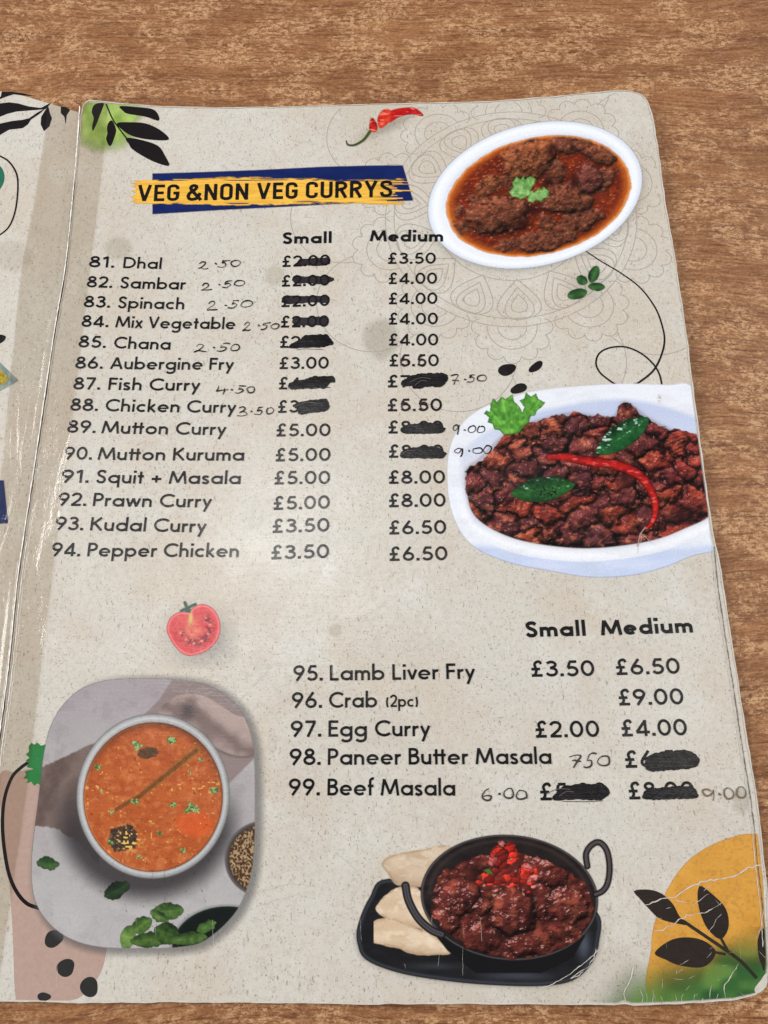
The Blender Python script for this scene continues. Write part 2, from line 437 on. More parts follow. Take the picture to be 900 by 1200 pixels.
def ribbons(name, strokes, surf, off, mat, parent, label=None, stagger=0.002, make=True):
    """strokes: list of (points in page mm, width or widths in mm)"""
    VV = []; FF = []; b = 0
    for k, (P, w) in enumerate(strokes):
        P = np.array(P, float)
        keep = np.r_[True, np.hypot(*np.diff(P, axis=0).T) > 1e-5]
        if not np.isscalar(w): w = np.array(w)[keep]
        P = P[keep]
        if len(P) < 2: continue
        d = np.diff(P, axis=0); L = np.hypot(d[:, 0], d[:, 1])[:, None]; d = d / L
        nrm = np.c_[-d[:, 1], d[:, 0]]
        N = np.empty_like(P); N[0] = nrm[0]; N[-1] = nrm[-1]
        m = nrm[:-1] + nrm[1:]; ml = np.maximum(np.hypot(m[:, 0], m[:, 1]), 0.3)[:, None]; m = m / ml
        cs = np.clip((m * nrm[1:]).sum(1), 0.5, 1)[:, None]; N[1:-1] = m / cs
        hw = (np.ones(len(P)) * w / 2)[:, None]
        A = P + N * hw; B = P - N * hw
        if np.hypot(*(P[0] - P[-1])) < 1e-4 and len(P) > 3:
            av = nrm[0] + nrm[-1]; av = av / max(np.hypot(*av), 0.3)
            A[0] = A[-1] = P[0] + av * hw[0]; B[0] = B[-1] = P[0] - av * hw[0]
        za = surf(A[:, 0], A[:, 1]) + off + k * stagger; zb = surf(B[:, 0], B[:, 1]) + off + k * stagger
        VV.append(np.c_[A, za]); VV.append(np.c_[B, zb]); n = len(P)
        for i in range(n - 1): FF.append([b + i + 1, b + i, b + n + i, b + n + i + 1])
        b += 2 * n
    return link(name, mesh_from(name, np.vstack(VV) * MM, FF), mat, parent, label)
def painting(name, box, step, func, surf, off, parent, label=None):
    """a printed picture: a fine sheet of small faces, each with the ink colour that func gives"""
    x0, y0, x1, y1 = box
    xs = np.arange(x0, x1 + step * 0.5, step); ys = np.arange(y0, y1 + step * 0.5, step)
    X, Y = np.meshgrid(xs, ys); C, A = func(X, Y, step); A = np.clip(A, 0, 1)
    px, py = on(surf, X, Y); pz = surf(px, py) + off
    ny, nx = X.shape; idx = np.arange(nx * ny).reshape(ny, nx)
    q = np.stack([idx[:-1, :-1], idx[1:, :-1], idx[1:, 1:], idx[:-1, 1:]], -1)
    am = A > 0.02
    keep = am[:-1, :-1] | am[1:, :-1] | am[1:, 1:] | am[:-1, 1:]
    q = q[keep]; used, inv = np.unique(q, return_inverse=True); q = inv.reshape(-1, 4)
    co = (np.stack([px, py, pz], -1).reshape(-1, 3)[used] * MM).astype(np.float32)
    me = bpy.data.meshes.new(name)
    me.vertices.add(len(co)); me.vertices.foreach_set('co', co.ravel())
    me.loops.add(q.size); me.loops.foreach_set('vertex_index', q.ravel().astype(np.int32))
    me.polygons.add(len(q)); me.polygons.foreach_set('loop_start', (np.arange(len(q)) * 4).astype(np.int32))
    me.polygons.foreach_set('use_smooth', np.ones(len(q), bool))
    me.update(calc_edges=True)
    at = me.color_attributes.new("Col", 'FLOAT_COLOR', 'POINT')
    c = np.concatenate([lin(C).reshape(-1, 3)[used] * INK, A.reshape(-1, 1)[used]], 1).astype(np.float32)
    at.data.foreach_set('color', c.ravel())
    return link(name, me, PICTURE, parent, label)

R = surf_right; LF = surf_left
def W(px, y=600):                                  # photo pixels -> mm near that height of the page
    a = on(R, 400, y)[0]; b = on(R, 410, y)[0]; return px * float(b - a) / 10

# ================================================================== the table
tb = []
x0, x1, y0, y1 = -700, 900, -500, 900
V = []; F = []
import bmesh
bm = bmesh.new()
vs = [bm.verts.new((x * MM, y * MM, 0)) for x, y in ((x0, y0), (x1, y0), (x1, y1), (x0, y1))]
f = bm.faces.new(vs); r = bmesh.ops.extrude_face_region(bm, geom=[f])
for v in [g for g in r['geom'] if isinstance(g, bmesh.types.BMVert)]: v.co.z -= 0.025
bmesh.ops.recalc_face_normals(bm, faces=bm.faces[:])
bmesh.ops.bevel(bm, geom=[e for e in bm.edges], offset=0.003, segments=2, affect='EDGES')
me = bpy.data.meshes.new("table_top"); bm.to_mesh(me); bm.free()
table = link("table_top", me, wood_mat(), None, "brown wood grain laminate table top under the open menu", 'structure')

# ================================================================== the menu
menu = bpy.data.objects.new("menu", None); COL.objects.link(menu)
menu.empty_display_size = 0.02
menu['label'] = "worn laminated restaurant menu lying open on the wooden table, currys page in view"
menu['category'] = "menu"

out_right = [(95, 132), (96.5, 122), (104, 117.5), (120, 119), (190, 124.5), (250, 126), (320, 125.5), (450, 121.5), (580, 118.5), (650, 113), (710, 107),
             (735, 106), (750, 110), (759, 118), (764, 132), (772.5, 180), (780, 240), (790, 293), (806, 400), (812, 451), (821, 522), (831, 593), (836, 630), (843, 655),
             (851, 710), (862, 780), (874, 858), (886, 929), (893, 985), (898, 1030), (900.5, 1080), (901.5, 1130), (898, 1156), (886, 1166), (860, 1172),
             (800, 1176), (740, 1178), (731, 1175), (724, 1178), (640, 1176.5), (600, 1177.5), (520, 1176), (430, 1177), (320, 1175), (200, 1174.5), (100, 1175.5), (0, 1173.5), (-38, 1174),
             (-20, 1030), (0, 872), (12, 780), (22, 682), (31, 620), (46, 520), (66, 385), (78, 315), (86, 240), (92, 170)]
right_xy = pts_on(R, out_right)
# tiny nicks along the worn edge
rr_ = resample(right_xy, 1.3)
nk = (fbm(np.arange(len(rr_)) * 0.35, np.arange(len(rr_)) * 0.0 + 3.3, 5, 3) - 0.5) * 0.55
dd = np.roll(rr_, -1, 0) - np.roll(rr_, 1, 0); dd /= np.hypot(dd[:, 0], dd[:, 1])[:, None]
rr_ = rr_ + np.c_[-dd[:, 1], dd[:, 0]] * nk[:, None]
page, out_r = sheet("menu_page", rr_, R, THICK * 0.8, PAPER, menu, "right page with the numbered curry list and four dish pictures")

out_left = [(92, 172), (93, 150), (94, 135), (92, 131.5), (85, 129.5), (75, 126.5), (62, 122.5), (50, 119), (30, 113), (12, 108.5), (0, 107), (-30, 104), (-120, 97), (-330, 92), (-480, 92),
            (-700, 1200), (-60, 1174), (-39.5, 1174), (-21.5, 1030), (-1.5, 872), (10.5, 780), (20.5, 682), (29.5, 620), (44.5, 520), (64.5, 385), (76.5, 315), (84.5, 240)]
lp, out_l = sheet("menu_page", pts_on(LF, out_left), LF, THICK * 0.7, PAPER, menu, "left page, only its taped inner margin in view")

# ------------------------------------------------------------------ mandala line art
mc = np.array([float(v) for v in on(R, 598, 251)]); MR = float(on(R, 746, 251)[0]) - mc[0]
def circ(cx, cy, r, a0=0, a1=360, n=60):
    t = np.radians(np.linspace(a0, a1, n)); return np.c_[cx + r * np.cos(t), cy + r * np.sin(t)]
strokes = []; lw = 0.26
strokes += [(circ(*mc, MR, n=160), lw), (circ(*mc, MR * 0.93, n=160), lw), (circ(*mc, MR * 0.60, n=120), lw)]
for k in range(10):
    a = math.radians(-92 + 36 * k); u = np.array([math.cos(a), math.sin(a)]); v = np.array([-u[1], u[0]])
    c = mc + u * MR * 1.0; deg = math.degrees(a)
    for rad in (0.11, 0.19):
        strokes.append((circ(*c, MR * rad, deg - 95, deg + 95, 40), lw))
    sc = []
    for j in range(7):
        b = math.radians(deg - 90 + 30 * j); q = c + np.array([math.cos(b), math.sin(b)]) * MR * 0.245
        sc.append(circ(*q, MR * 0.066, math.degrees(b) - 88, math.degrees(b) + 88, 12))
    strokes.append((np.vstack(sc), lw))
    # big outer lobes between the scalloped flowers
    a2 = a + math.radians(18); c2 = mc + np.array([math.cos(a2), math.sin(a2)]) * MR * 1.33; d2 = math.degrees(a2)
    strokes.append((circ(*c2, MR * 0.44, d2 - 102, d2 + 102, 60), lw))
for k in range(14):
    a = math.radians(-88 + 360 / 14 * k); u = np.array([math.cos(a), math.sin(a)]); v = np.array([-u[1], u[0]])
    for s in (1.0, 0.56, 1.5):
        c = mc + u * MR * (0.80 if s < 1.2 else 0.765); tear = []
        for t in np.linspace(0, 2 * math.pi, 40):
            w_ = math.sin(t) * (math.sin(t / 2) ** 1.3) * MR * 0.155 * s; h_ = math.cos(t) * MR * 0.14 * (s if s < 1.2 else 1.25)
            tear.append(c - u * h_ + v * w_)
        strokes.append((np.array(tear), lw))
clean = []
for P, w in strokes:                                # keep only what falls on the page
    P = resample(P, 0.7, closed=False); inside = seg_sd(P[:, 0], P[:, 1], out_r) < -1.0
    i = 0
    while i < len(P):
        if inside[i]:
            j = i
            while j < len(P) and inside[j]: j += 1
            if j - i > 2: clean.append((P[i:j], w))
            i = j
        else: i += 1
ribbons("mandala_line_art", clean, R, 0.026, ink_mat((168, 160, 150)), page, "fine grey mandala behind the top dish", stagger=0.0002)

# ------------------------------------------------------------------ stains
def stain(cx, cy, rx, ry, col, al, seed):
    def f(X, Y, s):
        sd, r, _, _ = ell(X, Y, cx, cy, rx, ry); r = r + (fbm(X / 9, Y / 9, seed) - 0.5) * 0.25
        return flat(X, col), al * .62 * (1 - sstep(0.62, 1.08, r)) * (0.7 + 0.3 * fbm(X / 5, Y / 5, seed + 3))
    return f
for (cx, cy, rx, ry, al, sd) in ((139, 291, 18, 15, .30, 3), (322, 323, 14, 14, .26, 4), (446, 397, 24, 27, .38, 5), (393, 739, 9, 9, .25, 6), (868, 938, 12, 18, .32, 8), (15, 300, 26, 22, .2, 9)):
    s_ = LF if cx < 60 else R
    painting("grease_stain", (cx - rx * 1.3, cy - ry * 1.3, cx + rx * 1.3, cy + ry * 1.3), 1.4, stain(cx, cy, rx, ry, (150, 138, 108), al, sd), s_, 0.022, lp if cx < 60 else page)

# ------------------------------------------------------------------ green wash and black leaf sprig, top left
def green_wash(X, Y, s):
    sd, r, _, _ = ell(X, Y, 122, 128, 50, 58, 0)
    r = r + (fbm(X / 18, Y / 18, 21) - 0.5) * 0.35
    edge = seg_sd(X, Y, out_right)
    C = mix(rgb(120, 150, 62), rgb(176, 200, 118), sstep(0.0, 0.9, fbm(X / 14, Y / 14, 22)))
    return C, (1 - sstep(0.62, 1.0, r)) * 0.95 * soft(edge + 2.0, 0.8)
painting("green_wash", (93, 117, 180, 196), 1.0, green_wash, R, 0.035, page)
K = 5.625
leavesR = [zoomed(0, 80, K, [(640, 232), (684, 230), (680, 255), (655, 320), (640, 360), (612, 415), (608, 380), (618, 330), (605, 290), (615, 250)]),
           zoomed(0, 80, K, [(740, 345), (765, 400), (760, 440), (728, 515), (700, 470), (708, 430), (705, 395), (715, 360)])]
K2 = 2.8125
leavesR += [zoomed(0, 80, K2, [(395, 125), (450, 128), (500, 134), (520, 150), (523, 173), (480, 160), (420, 150), (405, 140)]),
            zoomed(0, 80, K2, [(385, 182), (420, 178), (480, 182), (530, 205), (557, 235), (500, 236), (440, 225), (405, 205)]),
            zoomed(0, 80, K2, [(415, 230), (460, 235), (520, 255), (545, 290), (557, 322), (500, 305), (440, 270), (425, 250)])]
BLACK = ink_mat((22, 16, 18)); TXT = ink_mat((13, 12, 15))
for lf in leavesR:
    patch("black_leaf_print", resample(catmull(pts_on(R, lf), 4, True), 0.5), R, 0.06, BLACK, page)
ribbons("leaf_stem_print", [(catmull(pts_on(R, zoomed(0, 80, K2, [(350, 118), (370, 165), (392, 198), (418, 232)])), 6), 0.5)], R, 0.062, BLACK, page)
# left page leaves
leavesL = [[(-60, 190), (5, 190), (12, 155), (70, 155), (150, 165), (235, 185), (170, 182), (90, 172), (40, 188), (-30, 215)],
           [(-80, 262), (0, 232), (60, 225), (120, 232), (190, 252), (270, 262), (345, 222), (300, 270), (200, 278), (110, 285), (50, 300), (0, 320), (-80, 345)],
           [(-90, 400), (0, 365), (80, 348), (150, 340), (192, 330), (250, 290), (300, 265), (260, 302), (205, 338), (185, 370), (150, 395), (60, 405), (0, 440), (-90, 480)],
           [(318, 250), (330, 300), (343, 330), (325, 385), (290, 415), (268, 370), (272, 320), (300, 275)],
           [(402, 252), (440, 257), (462, 275), (440, 310), (433, 370), (425, 320), (400, 295)]]
for lf in leavesL:
    patch("black_leaf_print", resample(pts_on(LF, zoomed(0, 80, K, lf)), 0.5), LF, 0.06, BLACK, lp)
patch("green_disc_print", circ(*[float(v) for v in on(LF, -23, 211)], 8.6, n=50)[:-1], LF, 0.05, ink_mat((38, 104, 82)), lp)
ribbons("black_curl_print", [(catmull(pts_on(LF, [(-14, 178), (0, 183), (11, 190), (19.5, 204), (21, 222), (18, 247), (11, 265), (0, 275), (-14, 280)]), 8), 0.62)], LF, 0.07, BLACK, lp)
patch("black_leaf_print", resample(catmull(pts_on(LF, [(-14, 391), (0, 392), (7, 394.5), (3, 401), (-10, 405)]), 4, True), 0.5), LF, 0.06, BLACK, lp)
def dish_corner(X, Y, s):
    sd = seg_sd(X, Y, [(-30, 400), (0, 425), (21.5, 446), (0, 458), (-30, 470)])
    C = mix(rgb(150, 165, 160), rgb(105, 120, 118), soft(-sd - 2, 1.5) * 0 + sstep(0, 1, fbm(X / 6, Y / 6, 2)))
    food = soft(seg_sd(X, Y, [(-30, 415), (0, 434), (11, 442), (6, 450), (-30, 458)]) + (fbm(X / 3, Y / 3, 4) - .5) * 4, 1)
    C = mix(C, mix(rgb(120, 100, 30), rgb(205, 180, 60), fbm(X / 2.2, Y / 2.2, 9, 3)), food)
    return C, soft(sd, 0.7)
painting("dish_picture", (-24, 398, 24, 474), 0.9, dish_corner, LF, 0.06, lp)
def left_banner(X, Y, s):
    sd = seg_sd(X, Y, [(-30, 563), (4.5, 563), (9.5, 613), (-30, 616)])
    st = vnoise(X / 14, Y / 1.1, 5) * sstep(10, -8, X)
    return mix(rgb(24, 42, 96), rgb(196, 160, 70), sstep(0.62, 0.75, st)), soft(sd, 0.6)
painting("heading_banner", (-24, 560, 12, 618), 0.8, left_banner, LF, 0.06, lp)

# ------------------------------------------------------------------ heading banner
def navy(X, Y, s):
    sd = seg_sd(X, Y, [(178.8, 203.5), (230, 202), (300, 199.5), (380, 195.5), (440, 194), (472, 194), (484, 235), (430, 237), (340, 242), (260, 246), (178.8, 251)])
    return mix(rgb(22, 38, 98), rgb(14, 28, 78), fbm(X / 20, Y / 8, 3)), soft(sd, 0.5)
painting("navy_banner", (176, 190, 488, 254), 0.7, navy, R, 0.06, page)
def brush(X, Y, s):
    cy = 225.5 - (X - 155) * 0.0 - 1.2 * np.sin((X - 155) / 300 * 3.1); half = 14.8 + 1.4 * np.sin(X / 37)
    streak = fbm(X / 26, Y / 1.15, 11, 3); rag = (fbm(X / 9, Y / 1.3, 12, 3) - 0.5)
    v = np.abs(Y - cy) - half + rag * 5
    left = 157 - X + (vnoise(X * 0, Y / 1.2, 6) - .5) * 8
    right = X - 474 + (vnoise(X * 0 + 2, Y / 1.5, 8) - .5) * 34 + np.abs(Y - cy) * 0.7
    a = soft(np.maximum(np.maximum(v, left), right), 0.8)
    gap = sstep(0.62, 0.7, vnoise(X / 50, Y / 0.9, 31)) * sstep(425, 470, X)
    gap = np.maximum(gap, sstep(0.72, 0.8, vnoise(X / 40, Y / 1.0, 33)) * sstep(9, 13, np.abs(Y - cy)))
    C = mix(rgb(238, 186, 78), rgb(222, 168, 62), sstep(0.35, 0.7, streak))
    return C, a * (1 - gap)
painting("yellow_brush_stroke", (148, 204, 484, 248), 0.6, brush, R, 0.09, page)

# ------------------------------------------------------------------ lettering: a geometric stroke alphabet
def arc(cx, cy, rx, ry, a0, a1, n=14):
    t = np.radians(np.linspace(a0, a1, n)); return [(cx + rx * math.cos(q), cy + ry * math.sin(q)) for q in t]
def glyph(ch, w):
    h = w / 2; X = 0.64; Rr = X / 2 - h; cy = X / 2; s = []
    def oval(x0, wd, lo=0, hi=1, n=26): return arc(x0 + wd / 2, (lo + hi) / 2, wd / 2 - h, (hi - lo) / 2 - h, 90, 450, n)
    RX = Rr * 1.06; c = RX + h
    if ch == ' ': return 0.30, []
    if ch == 'o': return 2 * c, [arc(c, cy, RX, Rr, 0, 360, 26)]
    if ch == 'a': return 2 * c, [arc(c, cy, RX, Rr, 0, 360, 26), [(2 * c - h, 0), (2 * c - h, X)]]
    if ch == 'd': return 2 * c, [arc(c, cy, RX, Rr, 0, 360, 26), [(2 * c - h, 0), (2 * c - h, 1.06)]]
    if ch == 'q': return 2 * c, [arc(c, cy, RX, Rr, 0, 360, 26), [(2 * c - h, -.32), (2 * c - h, X)]]
    if ch == 'b': return 2 * c, [arc(c, cy, RX, Rr, 0, 360, 26), [(h, 0), (h, 1.06)]]
    if ch == 'p': return 2 * c, [arc(c, cy, RX, Rr, 0, 360, 26), [(h, -.32), (h, X)]]
    if ch == 'g': return 2 * c, [arc(c, cy, RX, Rr, 0, 360, 26), [(2 * c - h, X), (2 * c - h, -.08)] + arc(c, -.08, RX, .2, 0, -150, 12)[1:]]
    if ch == 'c': return 1.7 * c, [arc(c, cy, RX, Rr, 48, 312, 20)]
    if ch == 'e': return 2 * c, [[(h, cy), (2 * c - h * .6, cy)], arc(c, cy, RX, Rr, -4, 318, 26)]
    if ch in 'nh':
        r = .2; return 2 * r + 2 * h + .02, [[(h, 0), (h, 1.06 if ch == 'h' else X)], [(h, X - h - r)] + arc(h + r, X - h - r, r, r, 180, 0, 14) + [(h + 2 * r, 0)]]
    if ch == 'm':
        r = .17; return 4 * r + 2 * h, [[(h, 0), (h, X)], arc(h + r, X - h - r, r, r, 180, 0, 12) + [(h + 2 * r, 0)], arc(h + 3 * r, X - h - r, r, r, 180, 0, 12) + [(h + 4 * r, 0)]]
    if ch == 'u':
        r = .2; return 2 * r + 2 * h, [[(h, X)] + arc(h + r, h + r, r, r, 180, 360, 14) + [(h + 2 * r, X)], [(h + 2 * r, 0), (h + 2 * r, X)]]
    if ch == 'r': return .36, [[(h, 0), (h, X)], arc(h + .21, X - h - .2, .21, .2, 180, 78, 8)]
    if ch == 'i': return w, [[(h, 0), (h, X)], [(h, .84 - h * .2), (h, .84 + w * 1.0)]]
    if ch == 'l': return w, [[(h, 0), (h, 1.06)]]
    if ch == 't': return .34, [[(.17, 0), (.17, .92)], [(0, X - h), (.34, X - h)]]
    if ch == 'f': return .34, [[(.13, 0), (.13, .84)] + arc(.13 + .17, .84, .17, .17, 180, 80, 8), [(0, X - h), (.31, X - h)]]
    if ch == 'v': return .5, [[(.04, X), (.25, 0.02)], [(.46, X), (.25, .02)]]
    if ch == 'y': return .52, [[(.05, X), (.27, .07)], [(.47, X), (.12, -.32)]]
    if ch == 'w': return .8, [[(.04, X), (.22, 0.02)], [(.4, X), (.22, .02)], [(.4, X), (.58, .02)], [(.76, X), (.58, .02)]]
    if ch == 'x': return .5, [[(.05, 0), (.45, X)], [(.05, X), (.45, 0)]]
    if ch == 'k': return .5, [[(h, 0), (h, 1.06)], [(h, .24), (.42, X)], [(.17, .34), (.46, 0)]]
    if ch == 's': return .42, [[tuple(p) for p in catmull([(.36, .53), (.28, X - h), (.14, X - h), (.07, .49), (.11, .385), (.29, .27), (.35, .16), (.29, h), (.13, h), (.04, .14)], 5)]]
    if ch == 'A': return .76, [[(.05, 0), (.38, .97)], [(.71, 0), (.38, .97)], [(.17, .3), (.59, .3)]]
    if ch == 'B': return .58, [[(h, 0), (h, 1)], [(h, 1 - h), (.27, 1 - h)] + arc(.27, .76 - h * .2, .2, .24 - h * .8, 90, -90, 12) + [(h, .52)], [(h, .52), (.3, .52)] + arc(.3, .26 + h * .5, .22, .26 - h * .5, 90, -90, 12) + [(h, h)]]
    if ch == 'C': return .82, [arc(.5, .5, .5 - h, .5 - h, 45, 315, 26)]
    if ch == 'D': return .8, [[(h, 0), (h, 1)], [(h, 1 - h), (.3, 1 - h)] + arc(.3, .5, .5 - h, .5 - h, 90, -90, 20) + [(h, h)]]
    if ch == 'E': return .52, [[(h, 0), (h, 1)], [(h, 1 - h), (.52, 1 - h)], [(h, .52), (.48, .52)], [(h, h), (.52, h)]]
    if ch == 'F': return .5, [[(h, 0), (h, 1)], [(h, 1 - h), (.5, 1 - h)], [(h, .52), (.46, .52)]]
    if ch == 'K': return .66, [[(h, 0), (h, 1)], [(h, .42), (.58, .98)], [(.22, .56), (.63, .02)]]
    if ch == 'L': return .48, [[(h, 0), (h, 1)], [(h, h), (.48, h)]]
    if ch == 'M': return .98, [[(.05, 0), (.17, .98)], [(.17, .96), (.49, .1)], [(.81, .96), (.49, .1)], [(.93, 0), (.81, .98)]]
    if ch == 'P': return .56, [[(h, 0), (h, 1)], [(h, 1 - h), (.28, 1 - h)] + arc(.28, .72 - h * .3, .22, .28 - h * .7, 90, -90, 14) + [(h, .44)]]
    if ch == 'S': return .56, [[tuple(p) for p in catmull([(.48, .8), (.38, 1 - h), (.2, 1 - h), (.09, .78), (.15, .6), (.38, .45), (.47, .27), (.38, h), (.17, h), (.05, .22)], 6)]]
    if ch == 'V': return .7, [[(.05, 1), (.35, .02)], [(.65, 1), (.35, .02)]]
    if ch == '0': return .66, [oval(0, .66)]
    if ch == '1': return .38, [[(.26, 0), (.26, 1)], [(.27, .95), (.03, .78)]]
    if ch == '2': return .58, [arc(.29, .70, .23, .30 - h, 170, 0, 14) + [tuple(p) for p in catmull([(.51, .66), (.42, .45), (.06, h)], 5)], [(.03, h), (.56, h)]]
    if ch == '3': return .58, [arc(.28, .75, .2, .25 - h, 155, -75, 14) + [(.22, .53)], [(.22, .53)] + arc(.28, .28 + h * .3, .24, .28 - h * .7, 80, -160, 16)]
    if ch == '4': return .66, [[(.47, 0), (.47, .98)], [(.48, .94), (.05, .25)], [(.03, .24), (.66, .24)]]
    if ch == '5': return .6, [[(.52, 1 - h), (.17, 1 - h)], [(.19, 1 - h * 1.6), (.11, .53)], [(.10, .52)] + arc(.29, .32, .24, .32 - h, 112, -150, 18)]
    if ch == '6': return .62, [arc(.31, .31, .31 - h, .31 - h, 0, 360, 24), [(.42, .99), (.12, .48)]]
    if ch == '9': return .62, [arc(.31, .69, .31 - h, .31 - h, 0, 360, 24), [(.20, .01), (.50, .52)]]
    if ch == '7': return .56, [[(.02, 1 - h), (.54, 1 - h)], [(.5, 1 - h), (.16, 0)]]
    if ch == '8': return .6, [arc(.3, .75, .18, .25 - h, 0, 360, 22), arc(.3, .28, .24, .28 - h, 0, 360, 24)]
    if ch == '£': return .62, [[tuple(p) for p in catmull([(.52, .80), (.44, .95), (.3, .93), (.21, .78), (.25, .55), (.27, .3), (.18, .1), (.06, h)], 6)], [(.05, h), (.56, h)], [(.05, .48), (.46, .48)]]
    if ch == '.': return w * 1.25, [[(w * .62, 0), (w * .62, w * 1.25)]]
    if ch == '(': return .26, [arc(.42, .38, .34, .62, 140, 220, 10)]
    if ch == ')': return .26, [arc(-.16, .38, .34, .62, 40, -40, 10)]
    if ch == '+': return .62, [[(.04, .36), (.58, .36)], [(.31, .09), (.31, .63)]]
    return .5, []
SB = 0.095
def lay(text, w, sb=SB):
    x = 0; out = []
    for i, ch in enumerate(text):
        a, st = glyph(ch, w)
        for s in st: out.append((np.array(s, float) + [x, 0], w * (1.25 if ch == '.' or (ch == 'i' and len(s) == 2 and s[0][1] > .7) else (.66 if ch == 'e' and len(s) == 2 else 1))))
        x += a + (0 if i == len(text) - 1 else (sb if ch != ' ' else 0.02))
        if ch in 'yvr' or ch == 'f': x -= 0.035
        if text[i:i + 2] == 'tt': x -= SB
    return out, x
def string(text, p0, p1, cap, w=0.150, surf=R, layfn=lay):
    """text between two measured baseline points; returns strokes in page mm"""
    st, width = layfn(text, w)
    a = np.array([float(v) for v in on(surf, *p0)]); b = np.array([float(v) for v in on(surf, *p1)])
    e = b - a; L = np.hypot(*e); u = e / L; v = np.array([-u[1], u[0]]); k = L / width
    out = []
    for P, ww in st:
        Q = a + np.outer(P[:, 0] * k, u) + np.outer(P[:, 1] * cap, v)
        out.append((Q, ww * (k * 0.4 + cap * 0.6)))
    return out
CAP = float(on(R, 150, 355)[1] - on(R, 150, 368.4)[1])
CAP2 = float(on(R, 400, 844)[1] - on(R, 400, 863)[1])

rows = [("81.", "Dhal", 104, 313, 134, 144, 189, 315.4), ("82.", "Sambar", 101.5, 336.7, 131.5, 140.5, 217, 339.5), ("83.", "Spinach", 98, 360, 129, 138, 216, 362.7),
        ("84.", "Mix Vegetable", 95.3, 383, 127, 135.3, 275.6, 386), ("85.", "Chana", 91.7, 407, 124, 133, 199.5, 410), ("86.", "Aubergine Fry", 88, 432, 120.5, 129, 273, 433.5),
        ("87.", "Fish Curry", 85.7, 456.4, 117.5, 126.5, 233.5, 458), ("88.", "Chicken Curry", 82, 481.3, 114.7, 123, 275.6, 484), ("89.", "Mutton Curry", 78.6, 507, 112, 119, 264, 510),
        ("90.", "Mutton Kuruma", 74.7, 538.5, 107.7, 114.5, 286, 540), ("91.", "Squit + Masala", 71, 565.6, 104, 112.4, 282, 567.4), ("92.", "Prawn Curry", 67.6, 592.6, 101, 108.5, 247, 594.8),
        ("93.", "Kudal Curry", 64, 621, 97.5, 105.3, 240.7, 624), ("94.", "Pepper Chicken", 59.7, 651.8, 94, 102, 280, 653)]
low = [("95.", "Lamb Liver Fry", 343.4, 798, 378.5, 386.4, 556, 795.5), ("96.", "Crab", 341.6, 829.8, 377.6, 385.5, 442, 829), ("97.", "Egg Curry", 340.2, 863.5, 376.8, 384.7, 503.4, 862.6),
       ("98.", "Paneer Butter Masala", 339, 896.5, 376, 384, 646.5, 895.2), ("99.", "Beef Masala", 338, 932, 375, 383.6, 533.6, 932.4)]
for group, cap in ((rows, CAP), (low, CAP2)):
    for num, nm, xa, ya, xn, xb, xe, ye in group:
        yy = lambda x: ya + (ye - ya) * (x - xa) / (xe - xa)
        st = string(num, (xa, ya), (xn, yy(xn)), cap) + string(nm, (xb, yy(xb)), (xe, ye), cap)
        if nm == "Crab": st += string("(2pc)", (452.4, 828.6), (490, 828.2), cap * 0.78, 0.15)
        ribbons("dish_name", st, R, 0.12, TXT, page, "printed line reading %s %s" % (num, nm + (" (2pc)" if nm == "Crab" else "")), stagger=0.0015)
small = [("£2.00", 330.2, 313, 387, 311), ("£2.00", 329.5, 336, 386.4, 334.6), ("£2.00", 329, 360, 386.4, 358.4), ("£2.00", 328.4, 384, 385.7, 383), ("£2.00", 327.4, 407.7, 385, 407), ("£3.00", 326.7, 432.6, 385.3, 432),
         ("£4.00", 326, 456.4, 385, 455.8), ("£3.00", 325, 484, 385.3, 482.4), ("£5.00", 323, 511.5, 387.5, 511), ("£5.00", 322, 540.7, 387.5, 540), ("£5.00", 320.6, 567.7, 387.1, 567),
         ("£5.00", 319.6, 597.6, 386.8, 596), ("£3.50", 318.5, 624.5, 386.4, 622.8), ("£3.50", 317, 655.5, 386, 653.8)]
medium = [("£3.50", 454, 309.3, 510.8, 309), ("£4.00", 454.7, 333, 512.3, 332.6), ("£4.00", 454.9, 356.6, 512.6, 356.2), ("£4.00", 455, 380.4, 513.3, 380), ("£4.00", 455, 405, 513.7, 404.8), ("£5.50", 455.7, 429.4, 514.4, 429.2),
          ("£7.50", 453.6, 454, 518, 453.8), ("£5.50", 453.6, 482, 518.3, 481.6), ("£8.00", 454.3, 508, 519.7, 507.7), ("£8.00", 455, 536.4, 520, 536), ("£8.00", 455, 567, 521.9, 566.4),
          ("£8.00", 455, 594.4, 522.6, 593.6), ("£6.50", 455.4, 626.3, 523.3, 625.4), ("£6.50", 455.7, 657.3, 524.7, 656.4)]
lower = [("£3.50", 622, 793, 697.3, 792), ("£6.50", 721.5, 791, 797.6, 789.3), ("£9.00", 724.7, 826.7, 801.9, 825.2), ("£2.00", 627, 864.4, 703, 863.4), ("£4.00", 728, 863, 806, 861.5),
         ("£6.50", 732.2, 899.7, 812, 898), ("£5.00", 632.3, 937.8, 712.3, 936.8), ("£8.00", 736.4, 936.7, 814.7, 935.4)]
for lst, cap in ((small, CAP * 1.0), (medium, CAP * 1.0), (lower, CAP2)):
    for i, (t, xa, ya, xe, ye) in enumerate(lst):
        ribbons("price", string(t, (xa, ya), (xe, ye), cap), R, 0.12, TXT, page, "printed price %s" % t, stagger=0.0015)
for t, xa, ya, xe, ye, cap in (("Small", 331.3, 285.8, 388.9, 284.8, CAP * 1.04), ("Medium", 434, 282.8, 519.4, 283.2, CAP * 1.04), ("Small", 616.6, 746.5, 687, 745, CAP2 * 1.0), ("Medium", 705.2, 744.6, 812.5, 741.2, CAP2 * 1.0)):
    ribbons("column_heading", string(t, (xa, ya), (xe, ye), cap, 0.20), R, 0.12, TXT, page, "bold heading %s" % t, stagger=0.0015)
